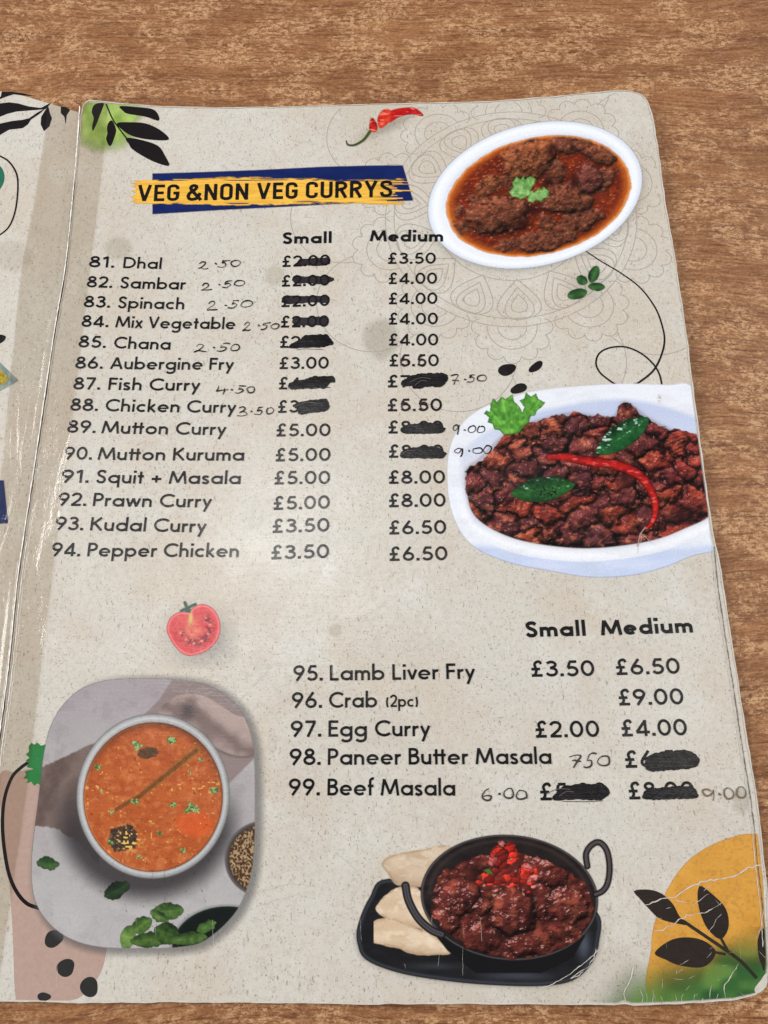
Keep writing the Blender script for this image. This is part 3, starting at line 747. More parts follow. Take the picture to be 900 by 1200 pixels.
# heading letters: condensed grotesque
def cond(text, w):
    h = w / 2; x = 0; out = []
    def box(x0, wd, a0=0, part='O'):
        r = .165; P = []
        xl, xr, yb, yt = x0 + h, x0 + wd - h, h, 1 - h
        full = arc(xr - r, yt - r, r, r, 0, 90, 7) + arc(xl + r, yt - r, r, r, 90, 180, 7) + arc(xl + r, yb + r, r, r, 180, 270, 7) + arc(xr - r, yb + r, r, r, 270, 360, 7)
        return full
    for i, ch in enumerate(text):
        wd = .54
        if ch == 'V': wd = .6; s = [[(.07, 1), (.30, .02)], [(.53, 1), (.30, .02)]]
        elif ch == 'E': wd = .46; s = [[(h, 0), (h, 1)], [(h, 1 - h), (wd, 1 - h)], [(h, .5), (wd * .92, .5)], [(h, h), (wd, h)]]
        elif ch == 'N': s = [[(h, 0), (h, 1)], [(wd - h, 0), (wd - h, 1)], [(h, .97), (wd - h, .03)]]
        elif ch == 'O': q = box(0, wd); s = [q + [q[0]]]
        elif ch == 'C': q = box(0, wd); s = [[(wd - h, .67)] + q + [(wd - h, .33)]]
        elif ch == 'G': q = box(0, wd); s = [[(wd - h, .70)] + q + [(wd - h, .5)], [(wd, .47), (.28, .47)]]
        elif ch == 'U': q = box(0, wd); s = [[(h, 1)] + q[14:] + [(wd - h, 1)]]
        elif ch == 'R': s = [[(h, 0), (h, 1)], [(h, 1 - h), (.26, 1 - h)] + arc(.28, .73, wd - h - .28, .27 - h, 90, -90, 10) + [(h, .46)], [(.27, .47), (wd - h * .8, 0)]]
        elif ch == 'Y': wd = .58; s = [[(.07, 1), (.29, .42)], [(.51, 1), (.29, .42)], [(.29, .46), (.29, 0)]]
        elif ch == 'S': s = [[tuple(p) for p in catmull([(.46, .72), (.42, .87), (.27, 1 - h), (.11, .86), (.10, .68), (.24, .54), (.42, .40), (.45, .22), (.36, h * 1.1), (.18, h), (.09, .16), (.07, .3)], 5)]]
        elif ch == '&': wd = .62; s = [[tuple(p) for p in catmull([(.60, .02), (.36, .38), (.18, .68), (.17, .84), (.28, 1 - h), (.39, .84), (.34, .68), (.13, .46), (.07, .26), (.14, .1), (.28, h), (.44, .16), (.55, .46)], 5)]]
        else: wd = .25; s = []
        for q in s: out.append((np.array(q, float) + [x, 0], w))
        x += wd + .10
    return out, x - .10
capT = float(on(R, 300, 215)[1] - on(R, 300, 234.2)[1])
tl = []
for t, xa, ya, xe, ye in (("VEG", 160.8, 236.2, 210, 235.4), ("&NON", 218.4, 235.4, 291, 234.2), ("VEG", 300.8, 233.9, 348.8, 233), ("CURRYS", 358, 232.6, 460, 230.8)):
    tl += string(t, (xa, ya), (xe, ye), capT, 0.165, R, cond)
ribbons("heading_text", tl, R, 0.13, TXT, page, "heading reading VEG &NON VEG CURRYS", stagger=0.0012)

# ------------------------------------------------------------------ marker scribbles
MARK1 = ink_mat((36, 29, 34), 0.7, "marker_ink"); MARK2 = ink_mat((12, 8, 10), 0.6, "marker_ink")
def zz(ox, oy, s, *p): return zoomed(ox, oy, s, p)
scr = [(MARK1, zz(220, 290, 5, (640, 95), (655, 70), (700, 65), (780, 62), (825, 58), (836, 75), (825, 100), (760, 108), (700, 105), (655, 108))),
       (MARK1, zz(220, 290, 5, (612, 195), (625, 172), (700, 170), (800, 168), (835, 170), (858, 188), (835, 205), (800, 215), (700, 210), (640, 212))),
       (MARK1, zz(220, 290, 5, (550, 310), (565, 285), (640, 285), (740, 285), (815, 285), (834, 305), (820, 325), (760, 322), (650, 328), (570, 330))),
       (MARK1, zz(220, 290, 5, (612, 430), (640, 410), (700, 412), (790, 405), (820, 420), (815, 450), (740, 458), (690, 455), (630, 455))),
       (MARK2, zz(220, 290, 5, (590, 590), (610, 565), (660, 540), (690, 515), (800, 510), (820, 515), (855, 565), (800, 580), (700, 588), (620, 592))),
       (MARK2, zz(240, 400, 5.625, (550, 300), (560, 275), (590, 260), (608, 238), (615, 258), (680, 245), (710, 232), (800, 230), (845, 228), (860, 268), (830, 275), (800, 305), (740, 308), (650, 312), (580, 318))),
       (MARK2, zz(240, 400, 5.625, (590, 430), (610, 405), (700, 390), (800, 380), (822, 435), (790, 460), (700, 472), (625, 482), (610, 450))),
       (MARK2, zz(440, 400, 5.625, (168, 270), (200, 245), (280, 215), (400, 210), (460, 212), (480, 245), (445, 295), (380, 300), (330, 300), (300, 312), (245, 312), (240, 295), (180, 298))),
       (MARK2, zz(440, 400, 5.625, (172, 580), (200, 555), (300, 540), (420, 540), (445, 560), (465, 578), (440, 600), (380, 608), (200, 608))),
       (MARK2, zz(440, 400, 5.625, (165, 745), (200, 710), (300, 695), (380, 695), (430, 710), (467, 740), (440, 770), (380, 772), (280, 772), (180, 768))),
       (MARK2, zz(560, 860, 2.8125, (552, 90), (575, 65), (640, 55), (700, 58), (720, 70), (732, 85), (722, 105), (690, 115), (600, 122), (555, 120))),
       (MARK2, zz(560, 860, 2.8125, (245, 215), (265, 185), (300, 168), (400, 165), (430, 180), (432, 200), (400, 218), (330, 215), (270, 218))),
       (MARK2, zz(560, 860, 2.8125, (540, 210), (560, 185), (620, 175), (700, 172), (722, 190), (718, 212), (640, 215), (570, 218)))]
for k, (m, P) in enumerate(scr):
    O = resample(catmull(pts_on(R, P), 5, True), 0.35)
    nn = (fbm(np.arange(len(O)) * 0.5, np.zeros(len(O)) + k, 77, 3) - .5) * 0.55
    dd = np.roll(O, -1, 0) - np.roll(O, 1, 0); dd /= np.maximum(np.hypot(dd[:, 0], dd[:, 1])[:, None], 1e-6)
    patch("marker_scribble", O + np.c_[-dd[:, 1], dd[:, 0]] * nn[:, None], R, 0.09 if m is MARK1 else 0.17, m, page)
for k, (m, P) in enumerate(scr):                    # overlapping passes of the pen inside each blot
    C0 = np.array(P); a_ = C0[C0[:, 0].argmin()]; b_ = C0[C0[:, 0].argmax()]; hh_ = (C0[:, 1].max() - C0[:, 1].min()); rk = np.random.RandomState(70 + k); st = []
    for j in range(4):
        o_ = (j - 1.5) * hh_ * .17; f0, f1_ = rk.uniform(.12, .3), rk.uniform(.7, .9)
        q = [(a_[0] + (b_[0] - a_[0]) * t, (a_[1] + b_[1]) / 2 + o_ + rk.uniform(-.7, .7)) for t in np.linspace(f0, f1_, 5)]
        st.append(crack(q, .55, .12) if False else (catmull(pts_on(R, q), 6), rk.uniform(.10, .26)))
    for q in st: ribbons("marker_pass", [q], R, 0.186 if m is MARK2 else 0.105, ink_mat((48, 40, 46) if m is MARK1 else (25, 20, 23), 0.9, "marker_ink"), page)
# glints on the marker strokes, painted as pale ink ribbons
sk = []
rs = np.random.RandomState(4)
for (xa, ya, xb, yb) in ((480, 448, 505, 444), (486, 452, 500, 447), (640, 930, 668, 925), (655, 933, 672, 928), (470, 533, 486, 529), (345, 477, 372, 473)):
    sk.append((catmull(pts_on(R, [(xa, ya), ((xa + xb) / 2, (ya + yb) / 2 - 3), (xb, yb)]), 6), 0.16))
for q in sk: ribbons("marker_glint", [q], R, 0.19, ink_mat((96, 88, 88), 0.6), page)

# ------------------------------------------------------------------ handwriting
HW = {'2': [[(.05, .72), (.3, 1), (.62, .9), (.55, .55), (.2, .18), (0, .05), (.3, .1), (.6, .02), (.95, .06)]],
      '5': [[(.30, .95), (.22, .6), (.45, .62), (.6, .4), (.5, .12), (.22, 0), (-.1, .08)], [(.28, .95), (.55, 1.0), (.85, 1.0)]],
      '0': [[(.35, .9), (.1, .7), (.05, .3), (.35, .05), (.75, .15), (.85, .55), (.65, .88), (.3, .86)]],
      '7': [[(.05, .9), (.5, .95), (.9, .92), (.6, .5), (.4, 0)], [(.2, .45), (.5, .45), (1.0, .42)]],
      '9': [[(.75, .8), (.45, .98), (.1, .8), (.15, .5), (.5, .45), (.8, .75), (.85, .9), (.82, .4), (.78, 0)]],
      '3': [[(.15, .9), (.5, 1), (.75, .85), (.45, .6), (.25, .52), (.6, .5), (.85, .25), (.5, .02), (0, .1)]],
      '4': [[(.15, 1), (.1, .6), (.05, .38), (.5, .42), (.95, .45)], [(.62, .7), (.58, .3), (.52, -.05)]],
      '6': [[(.6, 1), (.3, .75), (.1, .35), (.3, .05), (.7, .1), (.75, .4), (.4, .5), (.15, .35)]],
      '·': [[(.2, .62), (.38, .45)]]}
hand = [("2·50", 232, 315.4, 280, 313.5, 9.5), ("2·50", 236.5, 340.5, 285.5, 336.5, 9), ("2·50", 242.6, 364, 293, 361, 9.5), ("2·50", 285, 387.5, 325, 387, 9), ("2·50", 228, 412.5, 280, 412.5, 10),
        ("4·50", 254, 462, 298.7, 461.5, 10.5), ("3·50", 278, 488.4, 321.4, 487, 10.5), ("7·50", 528, 450.5, 569, 448, 10), ("9·00", 529.4, 509.5, 567.5, 508.5, 11), ("9·00", 531, 536, 576, 532.5, 11),
        ("750", 666, 899.5, 712, 899, 15.5), ("6·00", 564, 938, 616, 938.5, 16), ("9·00", 824, 939.5, 874.7, 938, 17)]
for k, (t, xa, ya, xe, ye, hp) in enumerate(hand):
    a = np.array([float(v) for v in on(R, xa, ya)]); b = np.array([float(v) for v in on(R, xe, ye)]); top = np.array([float(v) for v in on(R, xa, ya - hp)])
    e = b - a; u = e / np.hypot(*e); v = np.array([-u[1], u[0]]); cap = np.hypot(*(top - a))
    adv = {'·': .62, '5': .98, '0': 1.0, '2': 1.3}; tot = sum(adv.get(c, 1.15) for c in t) - .2; shear = np.random.RandomState(300 + k).uniform(-.05, .3) 
    kx = np.hypot(*e) / tot
    x = 0; st = []; rs = np.random.RandomState(40 + k)
    for j, c in enumerate(t):
        for q in HW[c]:
            q = np.array(q, float) * [rs.uniform(.85, 1.1), rs.uniform(.85, 1.12)] + rs.uniform(-.07, .07, (len(q), 2)); q[:, 0] += q[:, 1] * shear * .6; sc = 0.82 if (c == '0' or c == '5') and j > 1 else 1
            P = a + np.outer((q[:, 0] + x) * kx, u) + np.outer(q[:, 1] * cap * sc + (0.12 * cap if sc < 1 else 0), v)
            P = catmull(P, 6); n = len(P)
            wd = (0.33 + 0.12 * np.sin(np.linspace(0, 3, n) * 2 + k)) * (1.12 if k >= 10 else 1) * (1.35 if c == '·' else 1)
            st.append((P, wd))
        x += adv.get(c, 1.15)
    col = (112, 98, 80) if k == 12 else ((62, 56, 52) if k in (10, 11) else (24, 21, 23))
    ribbons("handwritten_price", st, R, 0.20, ink_mat(col, 0.4, "pen_ink"), page, "handwritten price reading %s" % t)
ov = []
for (cx, cy) in ((190, 142), (308, 142), (195, 428), (318, 425)):
    c = [float(v) for v in on(R, 440 + cx / 5.625, 400 + cy / 5.625)]
    for q in range(2):
        P = circ(c[0] + .1 * q, c[1] - .1 * q, 1.18 - .12 * q, 110, 480, 26); P[:, 1] = c[1] + (P[:, 1] - c[1]) * 1.12; ov.append((P, 0.24))
    ov.append((catmull(np.array([(c[0] - 1.2, c[1] + .5), (c[0] - .9, c[1] + 1.6), (c[0] + .2, c[1] + 2.5)]), 6), 0.26))
ribbons("pen_overwriting", ov, R, 0.20, ink_mat((54, 30, 32), 0.4, "pen_ink"), page, "pen loops turning a printed 5 into a 6")

# ------------------------------------------------------------------ black line and seeds near the dishes
ribbons("black_curl_print", [(catmull(pts_on(R, [(686, 294), (704, 306), (729, 321), (751, 338), (768, 361), (776, 382), (778.7, 400), (774, 419), (765, 435), (749, 448), (740, 452)]), 8), np.linspace(0.42, 0.72, 81)),
                             (catmull(pts_on(R, [(722, 451), (713, 445), (702.6, 436), (698.4, 425), (702.6, 413.8), (715, 407.5), (733, 406.7), (750.6, 413.8), (765, 426), (772.7, 438.7), (775.8, 452)]), 8), 0.58)], R, 0.05, BLACK, page)
def seed(cx, cy, rx, ry, deg, sd):
    a = math.radians(deg); P = []
    for i in range(20):
        t = i / 20 * 2 * math.pi; r = 1 + 0.10 * math.sin(2 * t + sd) + 0.05 * math.cos(3 * t + sd * 2)
        u, v = rx * r * math.cos(t), ry * r * math.sin(t); P.append((cx + u * math.cos(a) - v * math.sin(a), cy + u * math.sin(a) + v * math.cos(a)))
    return catmull(pts_on(R, P), 2, True)
for k, s_ in enumerate(((594, 433.3, 10.5, 6.8, -27), (628, 429.8, 8.8, 5, -40), (608, 455.4, 9.2, 6, -15), (63, 1100, 11, 10, -10), (77, 1134, 11.5, 9.5, -15), (104.6, 1156.6, 11.5, 10.8, 10), (51.6, 1168, 8, 5, -10))):
    patch("seed_print", seed(*s_, k), R, 0.052, BLACK if k < 3 else ink_mat((44, 44, 42)), page)

# ------------------------------------------------------------------ leaves drawn inside pictures
def leafshape(X, Y, cx, cy, rx, ry, deg, sharp=1.0):
    a = math.radians(deg); u = ((X - cx) * math.cos(a) + (Y - cy) * math.sin(a)) / rx; v = (-(X - cx) * math.sin(a) + (Y - cy) * math.cos(a)) / ry
    env = np.clip(1 - u * u, 0, 1) ** sharp
    sd = (np.abs(v) - env) * ry; sd = np.where(np.abs(u) > 1, (np.abs(u) - 1) * rx + 1, sd)
    return sd, u, v
def blend_leaf(C, A, X, Y, cx, cy, rx, ry, deg, dark, lightc, seed=1, sharp=0.8, gloss=0.0, jag=0.27):
    sd, u, v = leafshape(X, Y, cx, cy, rx, ry, deg, sharp)
    m = soft(sd + (fbm(X / 4, Y / 4, seed) - .5) * 4.5 * jag, .6)
    vein = np.exp(-(v / .07) ** 2) * .5 + np.exp(-((np.abs((u * 4 + np.abs(v) * 1.8) % 1 - .5)) / .1) ** 2) * .18
    t = np.clip(.35 + .35 * np.sin(v * 2.2 + 1) + (fbm(X / 5, Y / 5, seed + 2) - .5) * .9 + vein * .4, 0, 1)
    c = mix(np.array(dark, float), np.array(lightc, float), t)
    if gloss > 0:
        g = sstep(.6, .78, fbm(X / 6 + seed, Y / 3.2, seed + 5, 3)) * gloss * (v < .1); c = mix(c, rgb(205, 225, 215), g)
    return mix(C, c, m), np.maximum(A, m)

# basil sprig
def basil(X, Y, s):
    C = flat(X, (30, 62, 36)); A = np.zeros(X.shape)
    sh = 0.35 * np.exp(-((X - 688) / 20) ** 2 - ((Y - 335) / 16) ** 2); C = flat(X, (120, 112, 100)); A = A + sh * .5
    for a in ((676.5, 344.5, 12, 6.2, -14), (682, 328.5, 7, 5.5, 28), (696, 321.5, 10.5, 6.2, -68), (699, 336, 10, 5, 3)):
        C, A = blend_leaf(C, A, X, Y, *a, (20, 48, 26), (66, 112, 58), 3, .6)
    return C, A
painting("basil_picture", (658, 305, 716, 356), 0.55, basil, R, 0.07, page)

# chilli
def chilli(X, Y, s):
    z = lambda *p: [(300 + a / K2, 80 + b / K2) for a, b in p]
    A = 0.30 * np.exp(-((X - 455) / 30) ** 2 - ((Y - 147 + (X - 455) * .45) / 7) ** 2); C = flat(X, (128, 118, 108))
    d, t = line_sd(X, Y, catmull(z((298, 240), (303, 252), (325, 253), (355, 236), (376, 208)), 5)); m = soft(d - (.7 + 1.2 * t), .5)
    C = mix(C, mix(rgb(40, 50, 20), rgb(84, 104, 40), sstep(-1, 1, Y * 0 + (d - .6))), m); A = np.maximum(A, m)
    def part(poly, ca, cb, sd_):
        nonlocal C, A
        q = seg_sd(X, Y, catmull(z(*poly), 4, True)); m = soft(q, .5)
        t = np.clip(fbm(X / 5, Y / 3, sd_, 3) * 1.3 - .2 + np.clip(q + 4, 0, 4) * -.05, 0, 1)
        c = mix(np.array(ca, float), np.array(cb, float), t); g = sstep(.66, .75, fbm(X / 7, Y / 1.6, sd_ + 4, 2)); c = mix(c, rgb(255, 170, 150), g * .6)
        C = mix(C, c, m); A = np.maximum(A, m)
    part([(376, 172), (386, 164), (400, 188), (396, 210), (374, 204)], (150, 16, 14), (214, 52, 40), 3)
    part([(440, 142), (480, 131), (522, 131), (549, 150), (547, 158), (510, 152), (470, 162), (440, 180), (430, 165)], (158, 14, 16), (214, 38, 34), 6)
    part([(402, 160), (418, 138), (440, 136), (447, 160), (430, 186), (410, 198), (401, 182)], (186, 30, 20), (228, 84, 50), 9)
    return C, A
painting("chilli_picture", (398, 118, 502, 178), 0.55, chilli, R, 0.07, page)

# ------------------------------------------------------------------ dish 1: oval plate of meat curry
def plate1(X, Y, s):
    sd, r, u, v = ell(X, Y, 627, 228.5, 128, 83, -14.5)
    ri = ell(X, Y, 631, 229.5, 111, 68, -13)[1]
    C = flat(X, (226, 230, 238))
    C = mix(C, rgb(200, 208, 224), sstep(.93, 1.0, r) * .7)
    C = mix(C, rgb(204, 208, 222), (1 - sstep(1.0, 1.07, ri)) * .8 * sstep(-.2, .7, -v))
    C = mix(C, rgb(236, 239, 244), np.exp(-((r - .93) / .035) ** 2) * .8)
    sh = 0.25 * np.exp(-np.clip(sd - 1, 0, 99) / 3.0) * sstep(-.3, .6, v) * (sd < 12)
    m = soft(sd, .7); C = np.where((m < .5)[..., None], mix(flat(X, (150, 145, 140)), C, m), C)
    return C, np.maximum(m, sh)
painting("plate_picture", (494, 134, 760, 326), 0.75, plate1, R, 0.065, page, "white oval plate in the top picture")
def meat(X, Y, s, chunks, seed, gran=0.5, fine=1.0, tilt=1.0):
    """height, darkness and id of overlapping lumps of meat"""
    wx = X + (fbm(X / 14, Y / 14, seed, 3) - .5) * 13; wy = Y + (fbm(X / 14, Y / 14, seed + 3, 3) - .5) * 13
    Hh = np.zeros(X.shape) - .2; I = np.full(X.shape, -1.0)
    for k, (cx, cy, rx, ry, deg, hh) in enumerate(chunks):
        _, r, _, _ = ell(wx, wy, cx, cy, rx, ry, deg)
        d = np.clip(1 - r ** 2.4, -1, 1); d = np.sign(d) * np.abs(d) ** .65 * hh * min(rx, ry)
        on_ = d > Hh; Hh = np.where(on_, d, Hh); I = np.where(on_ & (d > 0), k, I)
    Hd = Hh + (fbm(X / 7, Y / 6.2, seed + 9, 4, .52) - .5) * 9 * fine + (1 - np.abs(fbm(X / 7, Y / 5, seed + 19, 3) * 2 - 1)) * 3 * fine
    return Hh, Hd, I
CH1 = [(619, 184, 31, 22, -20, .7), (668, 168, 26, 12, 0, .7), (702, 178, 24, 12, 5, .8), (692, 209, 16, 15, 0, .9), (663, 233, 31, 19, 8, .8), (583, 252, 36, 23, -4, .85), (632, 283, 25, 13, -14, .6),
       (682, 258, 27, 11, -15, .6), (537, 246, 9, 7, 0, .7), (572, 216, 16, 10, -20, .5), (600, 213, 14, 9, 0, .5), (560, 232, 12, 8, 0, .4), (650, 203, 12, 16, 0, .5), (711, 210, 9, 18, 20, .4), (660, 272, 18, 10, 0, .5), (600, 287, 20, 8, 0, .35), (540, 266, 14, 8, 30, .3), (640, 262, 12, 8, 0, .5)]
def curry1(X, Y, s):
    sd, r, u, v = ell(X, Y, 631, 230, 109.5, 68.5, -13); r = r + (fbm(X / 10, Y / 10, 2) - .5) * .03
    H0, Hd, I = meat(X, Y, s, [(a, b, c * 1.05, d * 1.06, g, h) for a, b, c, d, g, h in CH1], 11)
    # fine minced sauce between
    f1, f2, cid, _, _ = worley(X / 5.2 + fbm(X / 6, Y / 6, 8) * 1.5, Y / 4.2, 5)
    saucy = sstep(.99, .8, r)
    Hs = (1 - f1) * 3.6 * saucy * sstep(60, -30, X - 650) + fbm(X / 2.5, Y / 2.5, 31, 3) * 1.8
    inm = sstep(0.0, 2.5, H0)
    Hlow = blur(np.maximum(H0, 0), 1.2 / s); Hh = (Hd - H0) * .8 * inm + Hs * (1 - inm)
    dl, sl = relief(Hlow, s, .75); dif, spec = relief(Hh + Hlow * .35, s, .8)
    dif = dl * .55 + dif * .45
    ao = np.clip((blur(Hlow + Hh * .5, 5 / s) - Hlow - Hh * .5) * .085, -0.15, .6)
    sauce = mix(rgb(126, 44, 22), rgb(92, 30, 17), fbm(X / 16, Y / 12, 44))
    sauce = mix(sauce, rgb(176, 74, 26), sstep(.55, .75, fbm(X / 4, Y / 3.5, 47)) * .55 * saucy)
    sauce = mix(sauce, rgb(214, 112, 34), sstep(.86, .985, r) * .75)
    mt = mix(rgb(118, 66, 44), rgb(88, 46, 36), fbm(X / 8, Y / 8, 51))
    mt = mix(mt, rgb(150, 92, 60), sstep(.5, .75, fbm(X / 4.5, Y / 3.4, 53)) * .5)
    mt = mix(mt, rgb(146, 84, 48), np.isin(I, [0, 9]) * .45)
    mt = mix(mt, rgb(92, 46, 46), (I == 3) * .6)
    C = sauce * (1 - inm[..., None]) + mt * inm[..., None]
    sh = np.clip(.42 + dif * .98 - ao * 1.2, .16, 1.5)
    sh = np.where(inm > .3, sh, .55 * sh + .45)
    C = C * sh[..., None]
    C = mix(C, rgb(44, 18, 14), inm * sstep(.60, .74, fbm(X / 5, Y / 4, 141, 3)) * .55)
    for (cx, cy, rx, ry) in ((625, 246, 9, 8), (643, 214, 7, 9), (646, 178, 6, 7), (560, 262, 6, 3), (672, 214, 6, 8), (611, 262, 8, 6)):
        C = mix(C, rgb(40, 12, 10), np.exp(-((X - cx) / rx) ** 2 - ((Y - cy) / ry) ** 2) * .85)
    sp = sstep(.93, .995, spec) * sstep(.5, .66, fbm(X / 3, Y / 3, 61, 3)) * (0.5 + .5 * (1 - inm)) * saucy
    C = mix(C, rgb(236, 204, 186), sp * .42)
    C = mix(C, rgb(236, 160, 90), sstep(.955, 1.0, r) * .8)
    return C, soft((r - 1) * 68, .8)
painting("curry_picture", (517, 156, 744, 305), 0.6, curry1, R, 0.085, page, "brown meat chunks in red gravy on the oval plate")
def cori(lobes, dark, lightc, seed):
    def f(X, Y, s):
        C = flat(X, dark); A = np.zeros(X.shape)
        for i, (cx, cy, rr_, hx, hy) in enumerate(lobes):
            a = np.arctan2(Y - cy, X - cx); r = np.hypot(X - cx, Y - cy)
            rad = rr_ * (.98 + .13 * np.cos(a * 3 + i * 2.1) + .09 * np.cos(a * 7 + i) + (fbm(X / 3.5, Y / 3.5, seed + 50, 2) - .5) * .9)
            m = soft(r - rad, .55)
            vein = np.exp(-((np.abs(np.sin(a * 2.5 + i))) / .12) ** 2) * .4
            t = np.clip(.25 + .45 * (1 - r / rr_) + (fbm(X / 2.6, Y / 2.6, seed + i) - .5) * 1.1 + vein - .2 * sstep(.6, 1, r / rr_) * (Y > cy), 0, 1)
            C = mix(C, mix(np.array(dark, float), np.array(lightc, float), t), m); A = np.maximum(A, m)
        return C, A
    return f
def leafpoly(polys, dark, lightc, seed, ox, oy, k, base):
    def f(X, Y, s):
        C = flat(X, dark); A = np.zeros(X.shape); bx, by = ox + base[0] / k, oy + base[1] / k
        for i, P in enumerate(polys):
            q = seg_sd(X, Y, zoomed(ox, oy, k, P)); m = soft(q + (fbm(X / 2.2, Y / 2.2, seed, 2) - .5) * 1.0, .5)
            a = np.arctan2(Y - by, X - bx); vein = np.exp(-(np.sin(a * 7 + i) / .16) ** 2) * .35
            t = np.clip(.42 + (fbm(X / 5, Y / 5, seed + i, 3) - .5) * 1.3 + vein - .35 * np.exp(-((q + .6) / .8) ** 2), 0, 1)
            C = mix(C, mix(np.array(dark, float), np.array(lightc, float), t), m); A = np.maximum(A, m)
        return C, A
    return f
painting("coriander_picture", (594, 200, 648, 242), 0.5, leafpoly([[(342, 322), (358, 305), (355, 285), (370, 265), (385, 275), (398, 262), (402, 278), (420, 262), (442, 272), (440, 290), (428, 305), (418, 322), (432, 318), (420, 332), (400, 345), (385, 350), (372, 342), (355, 340)],
    [(412, 358), (415, 335), (426, 320), (438, 324), (450, 310), (466, 312), (472, 303), (482, 312), (494, 318), (488, 332), (492, 340), (474, 346), (462, 358), (446, 350), (432, 362)]], (86, 136, 66), (172, 212, 140), 5, 490, 125, 3.2143, (425, 325)), R, 0.10, page)

# ------------------------------------------------------------------ dish 2: dry fried meat in a white bowl
bowl_out = catmull([(524, 560), (527, 525), (541, 497), (565, 478), (600, 465), (640, 456), (720, 450), (780, 451), (812, 455), (830, 520), (836, 600), (842, 640), (835, 646), (812, 651), (780, 664), (740, 674), (690, 676), (640, 668), (600, 660), (562, 645), (541, 625), (528, 595)], 6, True)
food_out = catmull([(546, 552), (561, 538), (578, 521), (600, 503), (640, 490), (672, 484), (716, 489), (732, 471), (760, 490), (790, 505), (818, 515), (828, 560), (834, 600), (800, 620), (760, 634), (700, 642), (650, 640), (600, 630), (562, 610), (548, 585)], 6, True)
pg_edge = [(100, 130), (761, 130), (789, 293), (804.5, 400), (810, 451), (819, 522), (829, 593), (833, 630), (840, 655), (848, 710), (860, 800), (0, 800)]
def bowl2(X, Y, s):
    sd = seg_sd(X, Y, bowl_out); fd = seg_sd(X, Y, food_out)
    C = flat(X, (226, 229, 238))
    inner = seg_sd(X, Y, catmull([(540, 545), (552, 520), (590, 497), (640, 480), (720, 468), (790, 480), (838, 510), (850, 600), (790, 640), (690, 652), (600, 640), (556, 615)], 6, True))
    C = mix(C, rgb(178, 190, 222), soft(inner, 3) * sstep(560, 480, Y) * .8)
    C = mix(C, rgb(196, 202, 222), soft(inner, 3) * sstep(590, 540, X) * .6)
    C = mix(C, rgb(238, 240, 246), np.exp(-((fd - 9) / 4) ** 2) * sstep(560, 620, Y) * .8)
    wall = sstep(0, 2, fd - 15 + (X - 690) * 0.006) * sstep(640, 652, Y + np.abs(X - 690) * .05)
    C = mix(C, mix(rgb(172, 188, 226), rgb(206, 214, 236), fbm(X / 40, Y / 10, 3)), wall * .85)
    C = mix(C, rgb(196, 200, 208), sstep(.4, .8, fbm(X / 30, Y / 12, 14)) * .25)
    C = mix(C, rgb(160, 150, 140), np.exp(-((X - 773) / 2.2) ** 2 - ((Y - 467) / 4) ** 2) * sstep(.45, .6, fbm(X / 1.5, Y / 1.5, 6)) * .9)
    C = mix(C, rgb(70, 34, 26), np.exp(-np.clip(fd, 0, 99) / 1.6) * .25)
    return C, soft(sd, .8) * soft(seg_sd(X, Y, pg_edge) + 0.5, .8)
painting("bowl_picture", (520, 446, 848, 680), 0.8, bowl2, R, 0.065, page, "white bowl in the middle picture, cut off by the page edge")
